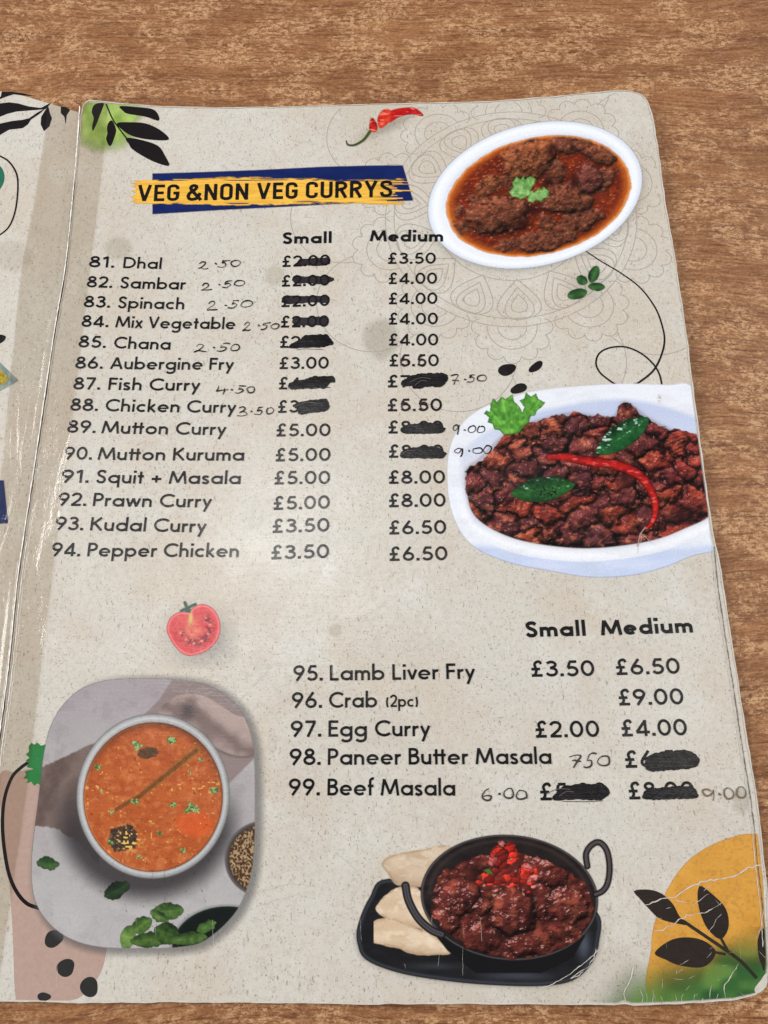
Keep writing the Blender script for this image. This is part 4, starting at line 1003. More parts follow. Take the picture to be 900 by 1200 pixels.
def fry2(X, Y, s):
    wx = X + (fbm(X / 15, Y / 15, 61, 4, .55) - .5) * 25; wy = Y + (fbm(X / 15, Y / 15, 64, 4, .55) - .5) * 21
    f1, f2, cid, dx, dy = worley(wx / 30, wy / 23, 91)
    g1, g2, gid, ex, ey = worley(wx / 11 + 3, wy / 9.5, 97)
    e = np.clip((f2 - f1) * 1.5, 0, 1) ** .5; e2 = np.clip((g2 - g1) * 1.6, 0, 1) ** .6
    Hh = e * 6 * (.45 + cid * .9) + (cid - .5) * 9 + (dx * (cid - .5) + dy * (_frac(cid * 7.3) - .5)) * 16 + e2 * 1.6 * sstep(.3, .6, gid) + (fbm(X / 8, Y / 7, 71, 4, .5) - .5) * 10
    an = cid * 6.28; Hh = Hh + (fbm((X * np.cos(an) + Y * np.sin(an)) / 9, (Y * np.cos(an) - X * np.sin(an)) / 2.2, 75, 3) - .5) * 5.5
    Hlow = blur((1 - f1 ** 2 * 1.3) * 11 + e * 5 + (dx * (cid - .5) + dy * (_frac(cid * 7.3) - .5)) * 16, 1.5 / s)
    dl, _s = relief(Hlow, s, .75, -.35, -.8, .55)
    dif, spec = relief(Hh * .8 + Hlow * .3, s, .8, -.35, -.8, .55); dif = dl * .55 + dif * .45; Hh = Hlow + Hh * .4
    ao = np.clip((blur(Hh, 6 / s) - Hh) * .085, -.22, .7)
    h2 = _frac(cid * 13.7)
    C = mix(rgb(118, 46, 36), rgb(88, 42, 42), sstep(.3, .7, cid))
    C = mix(C, rgb(142, 72, 50), (h2 > .68) * .55)
    C = mix(C, rgb(66, 34, 38), (h2 < .25) * .8)
    C = mix(C, rgb(160, 90, 62), sstep(.54, .74, fbm(X / 8, Y / 7, 79, 4)) * .6)
    C = mix(C, rgb(70, 28, 28), sstep(.48, .7, fbm(X / 12, Y / 12, 83)) * .6)
    C = mix(C, rgb(140, 38, 32), sstep(740, 810, X) * .3)
    C = mix(C, rgb(30, 14, 16), (1 - sstep(.0, .17, f2 - f1)) * sstep(.34, .6, fbm(X / 18, Y / 18, 121)) * .85)
    C = C * np.clip(.48 + dif * .98 - ao, .14, 1.5)[..., None]
    sp = sstep(.95, .998, spec) * sstep(.5, .7, fbm(X / 2.4, Y / 2.4, 88, 3))
    C = mix(C, rgb(236, 190, 170), sp * .5)
    C = mix(C, rgb(206, 150, 136), sstep(.88, .97, spec) * sstep(.6, .7, fbm(X / 7, Y / 4, 188, 3)) * .45)
    C = mix(C, rgb(34, 16, 18), np.clip(np.exp(-((X - 800) / 26) ** 2 - ((Y - 604) / 12) ** 2) * .7 + np.exp(-((X - 732) / 10) ** 2 - ((Y - 560) / 12) ** 2) * .8, 0, 1))
    fd = seg_sd(X, Y, food_out) + (fbm(X / 9, Y / 9, 101, 3) - .5) * 9 * sstep(600, 560, Y) + 3.0 * sstep(600, 570, X) * sstep(560, 530, Y)
    return C, soft(fd, .8) * soft(seg_sd(X, Y, pg_edge) + 0.5, .8)
def _frac(v): return v - np.floor(v)
painting("fried_meat_picture", (540, 462, 842, 648), 0.62, fry2, R, 0.085, page, "dark red fried meat pieces in the white bowl")
def curryleaves(X, Y, s):
    C = flat(X, (18, 48, 24)); A = np.zeros(X.shape)
    C, A = blend_leaf(C, A, X, Y, 729.5, 510.5, 37, 14.5, -34, (12, 46, 26), (40, 100, 50), 31, .75, .9, .6)
    C, A = blend_leaf(C, A, X, Y, 636, 573.5, 38, 14.5, -8, (12, 42, 24), (44, 102, 44), 37, .75, .6, .6)
    seeds = sstep(.70, .76, vnoise(X / 1.7, Y / 1.7, 4)) * np.exp(-((X - 642) / 14) ** 2 - ((Y - 579) / 8) ** 2)
    C = mix(C, rgb(24, 16, 16), np.clip(seeds * 1.5, 0, 1))
    return C, A
painting("curry_leaf_picture", (592, 484, 772, 596), 0.6, curryleaves, R, 0.105, page)
def redchilli(X, Y, s):
    P = catmull([(643, 536), (664, 536), (688, 541), (712, 543), (734, 549), (752, 560), (764, 577), (768, 596), (764, 612), (756, 620)], 6)
    d, t = line_sd(X, Y, P); w = 6.3 * np.sin(np.clip(t * .93 + .07, 0, 1) * math.pi) ** .45 * (1 - .25 * t)
    m = soft(d - w + (fbm(X / 5, Y / 5, 3) - .5) * 2, .6)
    sh = np.clip(1 - (d / np.maximum(w, 1)) ** 2, 0, 1)
    C = mix(rgb(96, 12, 14), rgb(192, 34, 30), sh * .8 + (fbm(X / 6, Y / 3, 7, 3) - .5) * .8)
    g = sstep(.62, .72, fbm(X / 9, Y / 2, 9, 3)) * sh; C = mix(C, rgb(242, 150, 140), g * .5)
    d2, _ = line_sd(X, Y, [(756, 618), (750, 626), (747, 640)]); m2 = soft(d2 - .7, .5)
    C = mix(C, rgb(220, 190, 170), m2 * (1 - m)); return C, np.maximum(m, m2 * .8)
painting("red_chilli_picture", (636, 526, 776, 644), 0.6, redchilli, R, 0.125, page)
painting("coriander_picture", (560, 448, 646, 514), 0.55, leafpoly([[(152, 118), (158, 108), (170, 114), (172, 88), (180, 72), (192, 84), (205, 66), (218, 74), (238, 60), (246, 82), (262, 98), (270, 116), (277, 98), (262, 78), (276, 72), (282, 54), (298, 66), (312, 55), (320, 74), (340, 84), (330, 98), (318, 106), (308, 124), (296, 126), (290, 146), (276, 156), (262, 176), (240, 182),
    (214, 184), (200, 170), (184, 168), (178, 150), (162, 146), (168, 130)]], (58, 118, 38), (124, 190, 78), 15, 510, 440, 2.647, (235, 190)), R, 0.105, page)

# ------------------------------------------------------------------ tomato
def tomato(X, Y, s):
    z = lambda *p: [(190 + a / 11.25, 700 + b / 11.25) for a, b in p]
    sh = .42 * np.exp(-((X - 236) / 31) ** 2 - ((Y - 747) / 28) ** 2); C = flat(X, (122, 122, 124)); A = sh * 1.0
    q = seg_sd(X, Y, catmull(z((60, 400), (110, 270), (230, 190), (340, 190), (430, 120), (540, 90), (660, 140), (740, 250), (770, 400), (740, 540), (660, 650), (540, 730), (400, 768), (280, 750), (170, 650), (90, 520)), 5, True))
    m = soft(q, .6)
    t = mix(rgb(196, 58, 66), rgb(216, 92, 92), fbm(X / 4, Y / 4, 5, 3))
    core = np.exp(-((X - 226) / 11) ** 2 - ((Y - 738) / 13) ** 2); t = mix(t, rgb(222, 148, 112), core * .75 * sstep(.25, .55, fbm(X / 5, Y / 5, 71)))
    t = mix(t, rgb(206, 206, 110), np.exp(-((X - 223.5) / 2.6) ** 2 - ((Y - 724) / 8) ** 2) * .85)
    ring = np.exp(-((np.hypot((X - 228) / 1.05, Y - 736) - 17) / 4.5) ** 2) * np.maximum(sstep(733, 742, Y), sstep(236, 242, X)); t = mix(t, rgb(122, 38, 52), ring * sstep(.36, .56, fbm(X / 2.4, Y / 2.4, 12)))
    for cx, cy in ((212, 742), (218, 750), (227, 754), (237, 751), (244, 743), (246, 732), (241, 724)): t = mix(t, rgb(226, 190, 140), np.exp(-((X - cx) / 1.6) ** 2 - ((Y - cy) / 1.3) ** 2) * .8)
    t = mix(t, rgb(246, 160, 158), np.exp(-((q + 2) / 1.2) ** 2) * .5)
    C = mix(C, t, m); A = np.maximum(A, m)
    d1, _ = line_sd(X, Y, z((250, 180), (330, 140), (440, 92))); d2, _ = line_sd(X, Y, z((300, 70), (325, 130), (360, 185))); m = np.maximum(soft(d1 - 1.7, .6), soft(d2 - 1.8, .6))
    m = np.maximum(m, soft(ell(X, Y, 220, 715, 4, 2.8)[0], .6))
    C = mix(C, mix(rgb(34, 62, 50), rgb(80, 112, 92), fbm(X / 1.5, Y / 1.5, 8)), m); return C, np.maximum(A, m)
painting("tomato_picture", (186, 698, 280, 784), 0.55, tomato, R, 0.07, page, "halved red tomato picture")

# ------------------------------------------------------------------ rounded photo of an orange soup
ph_out = catmull([(45, 937), (37.5, 1000), (38, 1040), (46, 1066), (63, 1087), (87, 1102), (120, 1110), (165, 1111), (207, 1110), (240, 1102), (273, 1073), (290, 1040), (297, 1005), (299, 945), (298, 887), (293, 857), (280, 830), (253, 807), (220, 797.5), (170, 795), (120, 798), (87, 813), (63, 843), (52, 880)], 5, True)
def photo_bg(X, Y, s):
    sd = seg_sd(X, Y, ph_out); zx = (X - 20) * 3; zy = (Y - 780) * 3
    sdo = seg_sd(X - 4, Y - 3, ph_out)
    base = mix(rgb(178, 174, 174), rgb(160, 154, 156), fbm(X / 40, Y / 40, 4)); base = mix(base, rgb(150, 140, 146), sstep(900, 800, Y) * .6)
    base = mix(base, rgb(132, 126, 126), sstep(.55, .75, fbm(X / 14, Y / 14, 9)) * .25)
    base = mix(base, rgb(190, 188, 188), sstep(960, 1060, Y) * .35)
    # brown napkins
    n1 = seg_sd(zx, zy, [(60, 370), (190, 310), (280, 270), (300, 500), (290, 700), (200, 610), (130, 570), (50, 560)])
    fold = np.sin(zx / 22 + zy / 60 + fbm(zx / 60, zy / 60, 3) * 4) * .5 + .5
    c1 = mix(rgb(124, 106, 100), rgb(92, 76, 72), fold * .7 + fbm(zx / 12, zy / 12, 6) * .3)
    base = mix(base, c1, soft(n1 + (fbm(zx / 15, zy / 15, 8) - .5) * 14, 3))
    n2 = seg_sd(zx, zy, [(440, 180), (500, 120), (545, 50), (700, 60), (840, 180), (840, 320), (740, 420), (640, 300)])
    base = mix(base, rgb(138, 122, 120), soft(n2, 3))
    n3 = seg_sd(zx, zy, catmull([(500, 170), (560, 108), (640, 102), (700, 130), (760, 170), (825, 200), (836, 300), (790, 318), (720, 300), (620, 240)], 5, True))
    c3 = mix(rgb(172, 152, 146), rgb(112, 95, 92), np.clip(.5 + .5 * np.sin(zx / 52 - zy / 30 + fbm(zx / 90, zy / 90, 13) * 4), 0, 1) ** 1.6 * .85)
    base = mix(base, c3, soft(n3, 2.5)); base = mix(base, rgb(84, 72, 72), np.exp(-((n3 - 3) / 5) ** 2) * .45 * (zy > 250))
    base = mix(base, rgb(72, 62, 64), np.exp(-((zx - 600) / 26) ** 2 - ((zy - 160) / 34) ** 2) * .75)
    # shade round the bowl
    _, r, _, _ = ell(X, Y, 172, 948, 104, 104); base = mix(base, rgb(58, 54, 56), (1 - sstep(.86, 1.16, r)) * sstep(900, 985, Y) * .9)
    # side bowls
    e, r, u, v = ell(zx, zy, 870, 680, 140, 135); base = mix(base, rgb(96, 92, 92), soft(e, 2)); seedc = mix(rgb(84, 58, 40), rgb(200, 168, 128), sstep(.4, .75, vnoise(zx / 5 + zy / 9, zy / 7 - zx / 8, 4)))
    base = mix(base, seedc * .86, soft(e + 14, 2)); base = mix(base, rgb(60, 52, 48), np.exp(-((e + 12) / 5) ** 2) * .8 * (e > -30))
    e, r, u, v = ell(zx, zy, 740, 990, 205, 152); base = mix(base, rgb(150, 150, 152), soft(e, 2)); base = mix(base, rgb(24, 32, 30), soft(e + 8, 2))
    base = mix(base, rgb(18, 22, 22), soft(e + 16, 4) * .6)
    inside = soft(sd, .6)
    shadow = .5 * (1 - sstep(-2, 11, sdo)) * sstep(-40, 60, (X - 60) * .9 + (Y - 930) * .3)
    C = mix(flat(X, (104, 104, 108)), base, inside)
    return C, np.maximum(inside, shadow)
painting("photo_background", (32, 790, 316, 1128), 0.85, photo_bg, R, 0.065, page, "rounded photo of an orange soup bowl on grey stone with napkins")
def soupbowl(X, Y, s):
    e, r, u, v = ell(X, Y, 179.5, 933, 89.5, 96.5, 4)
    C = mix(rgb(176, 176, 176), rgb(138, 138, 140), np.clip(.5 + .5 * (u * .2 + v * .2) + (fbm(X / 3, Y / 3, 2) - .5) * .5, 0, 1))
    C = mix(C, rgb(206, 206, 206), np.exp(-((r - .945) / .02) ** 2) * .6); C = mix(C, rgb(112, 112, 116), sstep(.97, 1.0, r) * .6)
    return C, soft(e, .7)
painting("soup_bowl_picture", (88, 834, 272, 1032), 0.75, soupbowl, R, 0.085, page)
def soup(X, Y, s):
    e, r, u, v = ell(X, Y, 179.5, 934, 81.5, 87.5, 4); zx = (X - 20) * 3; zy = (Y - 780) * 3
    C = mix(rgb(190, 102, 56), rgb(166, 80, 40), fbm(X / 22, Y / 22, 3)); C = mix(C, rgb(206, 128, 80), sstep(.5, .75, fbm(X / 6, Y / 6, 5)) * .5)
    C = mix(C, rgb(150, 66, 30), sstep(.52, .72, fbm(X / 9, Y / 5, 7)) * .4)
    C = mix(C, mix(rgb(222, 100, 50), rgb(196, 80, 42), fbm(zx / 18, zy / 18, 77)), sstep(1.25, .7, np.sqrt(((zx - 625) / 62) ** 2 + ((zy - 555) / 50) ** 2) + (fbm(zx / 40, zy / 40, 5) - .5) * .5) * .75)
    C = mix(C, rgb(238, 190, 110), sstep(.86, .93, vnoise(X / 2.4, Y / 2.4, 14)) * sstep(.4, .6, fbm(X / 20, Y / 20, 61)) * .7)
    C = mix(C, rgb(92, 44, 24), sstep(.9, .96, vnoise(X / 1.8, Y / 1.8, 19)) * .6)
    d, t = line_sd(zx, zy, [(350, 505), (430, 460), (530, 380), (630, 298)]); C = mix(C, mix(rgb(120, 72, 34), rgb(176, 128, 66), fbm(zx / 9, zy / 9, 3)), soft(d - (6 + 9 * t) + (fbm(zx / 12, zy / 12, 35, 3) - .5) * 16, 5) * .8)
    C = mix(C, rgb(70, 36, 20), np.exp(-((d - 3) / 4) ** 2) * .5)
    m = soft(ell(zx, zy, 462, 306, 38, 20, -8)[0] + (fbm(zx / 9, zy / 9, 8) - .5) * 10, 2); C = mix(C, mix(rgb(66, 46, 34), rgb(112, 80, 54), fbm(zx / 6, zy / 6, 4)), m)
    m = soft(seg_sd(zx, zy, [(330, 575), (400, 555), (425, 585), (415, 640), (345, 655), (320, 620)]) + (fbm(zx / 9, zy / 9, 9) - .5) * 10, 3); C = mix(C, mix(rgb(44, 32, 30), rgb(92, 70, 58), fbm(zx / 7, zy / 7, 41)), m)
    seeds = sstep(.66, .72, vnoise(zx / 6.5, zy / 6.5, 6)) * np.exp(-((zx - 390) / 42) ** 2 - ((zy - 610) / 40) ** 2); C = mix(C, rgb(222, 186, 100), np.clip(seeds * 1.6, 0, 1))
    for i, (cx, cy, q) in enumerate(((422, 282, 20), (542, 262, 21), (285, 357, 12), (416, 478, 17), (550, 490, 13), (614, 502, 25), (692, 438, 18), (648, 330, 11), (608, 376, 9), (500, 588, 11), (584, 648, 14), (432, 672, 12), (330, 624, 14), (334, 516, 10), (296, 440, 9))):
        a = np.arctan2(zy - cy, zx - cx); rad = q * (.78 + .12 * np.cos(a * 3 + i) + (fbm(zx / 9, zy / 9, 70 + i, 2) - .5) * 1.1); m = soft(np.hypot(zx - cx, (zy - cy) * 1.15) - rad, 2)
        C = mix(C, mix(rgb(56, 92, 44), rgb(150, 190, 128), sstep(.3, .7, fbm(zx / 5, zy / 5, 30 + i))), m * .95)
    C = mix(C, rgb(236, 150, 88), np.exp(-((r - .985) / .012) ** 2) * .55 * (u < 0)); C = C * (1 - .38 * sstep(.86, 1.02, r) * sstep(.3, -.9, v))[..., None]
    C = mix(C, rgb(96, 52, 34), sstep(.97, 1.0, r) * .5)
    return C, soft(e, .7)
painting("soup_picture", (96, 844, 264, 1024), 0.62, soup, R, 0.105, page, "orange soup with herb flecks inside the grey bowl")
def mint(X, Y, s):
    C = flat(X, (34, 54, 30)); A = np.zeros(X.shape)
    P = [(56, 1012, 13.5, 7.5, 8, (34, 58, 34), (74, 104, 62)), (137, 1043, 17, 9, -28, (22, 36, 26), (48, 66, 44)),
         (196, 1068, 20, 10, -4, (38, 62, 30), (92, 122, 60)), (187, 1074, 12, 6, 30, (30, 52, 26), (104, 134, 70)), (166, 1084, 14, 9, -35, (40, 66, 30), (96, 128, 60)), (150, 1098, 9, 15, 15, (60, 88, 40), (120, 150, 80)),
         (176, 1101, 24, 9, -6, (30, 52, 24), (84, 112, 52)), (196, 1094, 16, 13, 20, (28, 46, 24), (70, 98, 46)), (222, 1100, 22, 8, -5, (34, 58, 30), (90, 120, 60)), (242, 1086, 13, 7, -25, (40, 66, 32), (92, 124, 60))]
    for i, q in enumerate(P): C, A = blend_leaf(C, A, X, Y, *q[:5], q[5], q[6], 60 + i * 3, .7, 0, 1.0)
    A = A * soft(seg_sd(X, Y, ph_out) + .3, .6); return C, A
painting("mint_leaf_picture", (38, 996, 268, 1114), 0.65, mint, R, 0.105, page)

# ------------------------------------------------------------------ balti dish with naan, bottom middle
def balti_base(X, Y, s):
    zx = (X - 400) / .36667; zy = (Y - 960) / .36667
    q = seg_sd(zx, zy, catmull([(150, 190), (90, 250), (52, 340), (52, 400), (80, 450), (180, 490), (320, 515), (480, 530), (640, 533), (740, 515), (800, 460), (824, 390), (820, 300), (700, 240), (400, 230)], 6, True))
    C = mix(rgb(20, 20, 22), rgb(34, 34, 37), fbm(zx / 60, zy / 30, 3)); C = mix(C, rgb(64, 68, 78), np.exp(-((q + 8) / 5) ** 2) * .7)
    C = mix(C, rgb(96, 104, 120), np.exp(-((zx - 560) / 110) ** 2 - ((zy - 500) / 16) ** 2) * .45); C = mix(C, rgb(104, 112, 130), np.exp(-((zx - 775) / 22) ** 2 - ((zy - 400) / 50) ** 2) * .6)
    C = mix(C, rgb(70, 74, 80), np.exp(-((zx - 300) / 80) ** 2 - ((zy - 470) / 12) ** 2) * .5)
    sh = .30 * np.exp(-np.clip(q, 0, 99) / 6) * (zy > 350)
    m = soft(q, 1.6); return mix(flat(X, (110, 104, 96)), C, m), np.maximum(m, sh)
painting("serving_board_picture", (412, 1022, 712, 1168), 0.75, balti_base, R, 0.065, page)
def naan(X, Y, s):
    zx = (X - 400) / .36667; zy = (Y - 960) / .36667; C = flat(X, (206, 180, 150)); A = np.zeros(X.shape)
    for i, P in enumerate(([(128, 140), (170, 112), (250, 98), (345, 84), (345, 150), (260, 215), (180, 210), (150, 175)], [(112, 275), (150, 235), (200, 215), (260, 235), (330, 380), (260, 355), (180, 335), (120, 300)], [(72, 375), (100, 330), (160, 315), (220, 340), (300, 375), (345, 415), (340, 432), (240, 432), (170, 410), (90, 392)])):
        q = seg_sd(zx, zy, catmull(P, 4, True)); m = soft(q + (fbm(zx / 30, zy / 30, i) - .5) * 8, 1.8)
        c = mix(rgb(224, 204, 180), rgb(196, 168, 138), fbm(zx / 60, zy / 34, 30 + i, 2)); c = mix(c, rgb(232, 216, 194), sstep(.5, .8, fbm(zx / 24, zy / 14, 40 + i, 2)) * .5)
        c = mix(c, rgb(168, 136, 106), sstep(.2, 1.0, (zy - (150, 290, 370)[i]) / 60 - (zx - 200) / 500) * .5)
        c = mix(c, rgb(160, 128, 96), np.exp(-((q + 3) / 4) ** 2) * .45 * (fbm(zx / 30, zy / 30, 8) > .4))
        C = mix(C, c, m); A = np.maximum(A, m * (.85 if i == 0 else 1))
    return C, A
painting("naan_picture", (438, 984, 534, 1126), 0.65, naan, R, 0.085, page, "three folded pieces of flat bread beside the black pan")
def pan(X, Y, s):
    zx = (X - 400) / .36667; zy = (Y - 960) / .36667
    e, r, u, v = ell(zx, zy, 537, 250, 284, 200, 5); C = mix(rgb(22, 18, 19), rgb(44, 36, 36), fbm(zx / 40, zy / 20, 7))
    C = mix(C, rgb(88, 84, 86), np.exp(-((r - .985) / .012) ** 2) * .8); C = mix(C, rgb(70, 56, 54), np.exp(-((r - .9) / .03) ** 2) * .45 * (zy < 240)); A = soft(e, 1.6)
    low_ = soft(seg_sd(zx, zy, [(300, 370), (780, 370), (740, 440), (640, 490), (430, 490), (340, 420)]), 2); C = mix(C, rgb(20, 20, 22), low_ * (1 - A)); A = np.maximum(A, low_)
    d, t = line_sd(zx, zy, catmull([(786, 150), (782, 110), (800, 82), (825, 74), (848, 100), (857, 150), (852, 200), (836, 228), (812, 240)], 5)); m = soft(d - 10, 1.5); C = mix(C, mix(rgb(24, 20, 22), rgb(84, 76, 78), np.exp(-((d - 2) / 3) ** 2)), m); A = np.maximum(A, m)
    d, t = line_sd(zx, zy, catmull([(205, 212), (215, 260), (245, 315), (285, 352), (320, 368)], 5)); m = soft(d - 13, 1.5); C = mix(C, mix(rgb(24, 22, 24), rgb(78, 76, 80), np.exp(-((d - 4) / 4) ** 2)), m); A = np.maximum(A, m)
    return C, A
painting("pan_picture", (466, 972, 722, 1146), 0.7, pan, R, 0.105, page, "black two handled pan in the bottom picture")
CH3 = [(370, 250, 75, 60, -20, .8), (330, 320, 50, 50, 0, .7), (440, 380, 70, 50, 10, .7), (550, 300, 75, 80, 0, .9), (660, 170, 70, 45, 20, .8), (720, 270, 75, 60, 30, .7), (640, 265, 36, 66, 10, .8), (600, 390, 85, 45, -8, .7), (450, 280, 34, 30, 0, .8), (470, 130, 50, 45, 0, .6), (400, 340, 32, 34, 0, .8), (700, 350, 55, 40, -30, .6)]
def balti_food(X, Y, s):
    zx = (X - 400) / .36667; zy = (Y - 960) / .36667
    e, r, u, v = ell(zx, zy, 545, 275, 258, 168, 4); e = e + (fbm(zx / 30, zy / 30, 4, 3) - .5) * 26
    H0, Hd, I = meat(zx / 2.4, zy / 2.4, s, [(a / 2.4, b / 2.4, c / 2.4, d / 2.4, g, h) for a, b, c, d, g, h in CH3], 21, fine=1.1)
    f1, f2, cid, _, _ = worley(zx / 34, zy / 28, 15)
    inm = sstep(0, 3, H0); Hlow = blur(np.maximum(H0, 0) + (1 - f1) * 6 * (1 - inm), 1.2 / s); Hh = (Hd - H0) * .6 * inm + fbm(zx / 22, zy / 18, 23, 3) * 4
    dl, sl = relief(Hlow, s * 1.14, .8); dif, spec = relief(Hh + Hlow * .5, s * 1.14, .8); dif = dl * .5 + dif * .5
    ao = np.clip((blur(Hlow, 5 / s) - Hlow) * .09, -.15, .5)
    C = mix(rgb(104, 46, 38), rgb(72, 30, 28), fbm(zx / 40, zy / 40, 14)); C = mix(C, rgb(142, 72, 54), sstep(.5, .72, fbm(zx / 24, zy / 20, 16)) * .6)
    C = C * np.clip(.42 + dif * .95 - ao * 1.2, .15, 1.6)[..., None]
    sp = sstep(.93, .985, spec) * sstep(.50, .58, fbm(zx / 22, zy / 15, 18, 3)); C = mix(C, rgb(214, 176, 174), sp * .7)
    C = mix(C, rgb(28, 12, 12), np.clip(np.exp(-((zx - 612) / 12) ** 2 - ((zy - 280) / 50) ** 2) * .8 + np.exp(-((zx - 500) / 60) ** 2 - ((zy - 370) / 14) ** 2) * .5 + np.exp(-((zx - 430) / 26) ** 2 - ((zy - 170) / 30) ** 2) * .6, 0, 1))
    return C, soft(e, 1.6)
painting("balti_curry_picture", (494, 990, 708, 1132), 0.6, balti_food, R, 0.125, page, "dark red curry filling the black pan")
def diced(X, Y, s):
    zx = (X - 400) / .36667; zy = (Y - 960) / .36667
    f1, f2, cid, dx, dy = worley((zx + (fbm(zx / 20, zy / 20, 3) - .5) * 20) / 26 + zy / 90, (zy + (fbm(zx / 20, zy / 20, 4) - .5) * 20) / 22, 33); a1 = ell(zx, zy, 520, 115, 62, 46, 0)[1]; a2 = ell(zx, zy, 500, 185, 74, 34, 0)[1]; a3 = ell(zx, zy, 590, 180, 36, 52, -10)[1]
    a = np.minimum(np.minimum(a1, a2), a3) + (cid - .5) * .5
    m = soft((a - .88) * 30, 2) * soft((.10 - (f2 - f1)) * 20, 1.2) * (cid > .12)
    C = mix(rgb(186, 36, 28), rgb(222, 66, 48), _frac(cid * 5.1)); C = mix(C, rgb(206, 140, 138), (_frac(cid * 9.7) > .82) * .8); C = mix(C, rgb(96, 22, 20), (_frac(cid * 3.3) < .3) * .8); C = mix(C, rgb(120, 30, 26), sstep(.45, .7, fbm(zx / 12, zy / 12, 5)) * .6)
    C = C * (1.0 + .35 * np.clip(-dx - dy, -1, 1))[..., None]; C = mix(C, rgb(60, 110, 44), ((cid > .47) & (cid < .5)) * .9)
    return C, m
painting("diced_tomato_picture", (556, 984, 632, 1048), 0.5, diced, R, 0.145, page)

# ------------------------------------------------------------------ bottom left blob, curve, coriander bit
O = resample(catmull(pts_on(R, [(-36, 1171), (-22, 1050), (-4, 916), (20, 905), (60, 903), (105, 960), (122, 1040), (126, 1095), (120, 1135), (104, 1158), (84, 1172), (20, 1171.5)]), 6, True), 1.0)
O = O[seg_sd(O[:, 0], O[:, 1], out_r) < -0.4]
patch("pink_blob_print", O, R, 0.03, ink_mat((176, 150, 138)), page)
ribbons("black_curl_print", [(catmull(pts_on(R, [(34, 893), (24, 900), (14, 911), (6, 933), (3, 960), (4.5, 990), (10, 1022), (19, 1044), (32, 1059), (50, 1065)]), 8), 0.95)], R, 0.05, BLACK, page)
cb = [(34, 874), (37, 870), (40, 873), (44, 870), (48, 874), (54, 872), (54, 900), (50, 922), (44, 918), (40, 921), (37, 916), (31, 918), (33, 913), (27, 912), (31, 908), (29, 904), (40, 901), (31, 899), (34, 895), (30, 891), (35, 888), (30, 884), (34, 881)]
patch("coriander_print", resample(pts_on(R, cb), 0.5), R, 0.055, ink_mat((44, 118, 62)), page)

# ------------------------------------------------------------------ bottom right arch, grass wash and leaves
def arch(X, Y, s):
    q = seg_sd(X, Y, catmull([(764, 1172), (763.5, 1111), (766.7, 1084), (780, 1046.7), (800, 1015.6), (824.4, 995.6), (855.6, 982), (888, 977.5), (960, 990), (960, 1180), (860, 1190)], 5, True))
    C = mix(rgb(216, 160, 72), rgb(200, 142, 58), fbm(X / 20, Y / 20, 4)); C = mix(C, rgb(176, 126, 58), sstep(.55, .75, fbm(X / 3.2, Y / 3.2, 6)) * .5)
    edge = seg_sd(X, Y, out_right)
    return C, soft(q, .7) * soft(edge + 4.5, 1.0)
painting("yellow_arch_print", (756, 972, 904, 1180), 0.9, arch, R, 0.035, page)
def grass(X, Y, s):
    g = sstep(1100, 1172, Y + (fbm(X / 45, Y / 45, 5, 2) - .5) * 26 + np.clip(X - 790, -200, 200) * .28)
    g = g * sstep(690, 775, X + (Y - 1150) * .5)
    C = mix(rgb(62, 112, 54), rgb(32, 72, 44), fbm(X / 40, Y / 40, 8, 2)); C = mix(C, rgb(132, 168, 78), sstep(.42, .8, fbm(X / 40, Y / 30, 10, 2)) * .6)
    edge = seg_sd(X, Y, out_right)
    return C, g * .93 * soft(edge + 3.0, 1.0)
painting("green_wash", (690, 1086, 904, 1180), 1.0, grass, R, 0.06, page)
bl = [[(192, 380), (240, 370), (300, 376), (350, 400), (400, 450), (435, 515), (480, 556), (430, 552), (330, 525), (270, 470), (225, 420)],
      [(538, 352), (600, 390), (670, 460), (692, 530), (685, 590), (650, 632), (600, 600), (560, 540), (530, 440)],
      [(302, 705), (380, 640), (470, 622), (560, 640), (622, 692), (600, 750), (540, 782), (430, 770), (360, 740)],
      [(868, 575), (884, 600), (886, 700), (880, 800), (866, 770), (850, 720), (845, 640)]]
for q in bl: patch("black_leaf_print", resample(catmull(pts_on(R, zoomed(700, 960, 4.5, q)), 4, True), 0.5), R, 0.09, ink_mat((42, 34, 30)), page)
ribbons("leaf_stem_print", [(catmull(pts_on(R, zoomed(700, 960, 4.5, q)), 6), w) for q, w in (([(450, 535), (560, 610), (680, 692), (760, 752), (840, 838)], 0.85), ([(650, 625), (688, 694)], .7), ([(615, 700), (676, 712)], .6))], R, 0.092, ink_mat((42, 40, 32)), page)

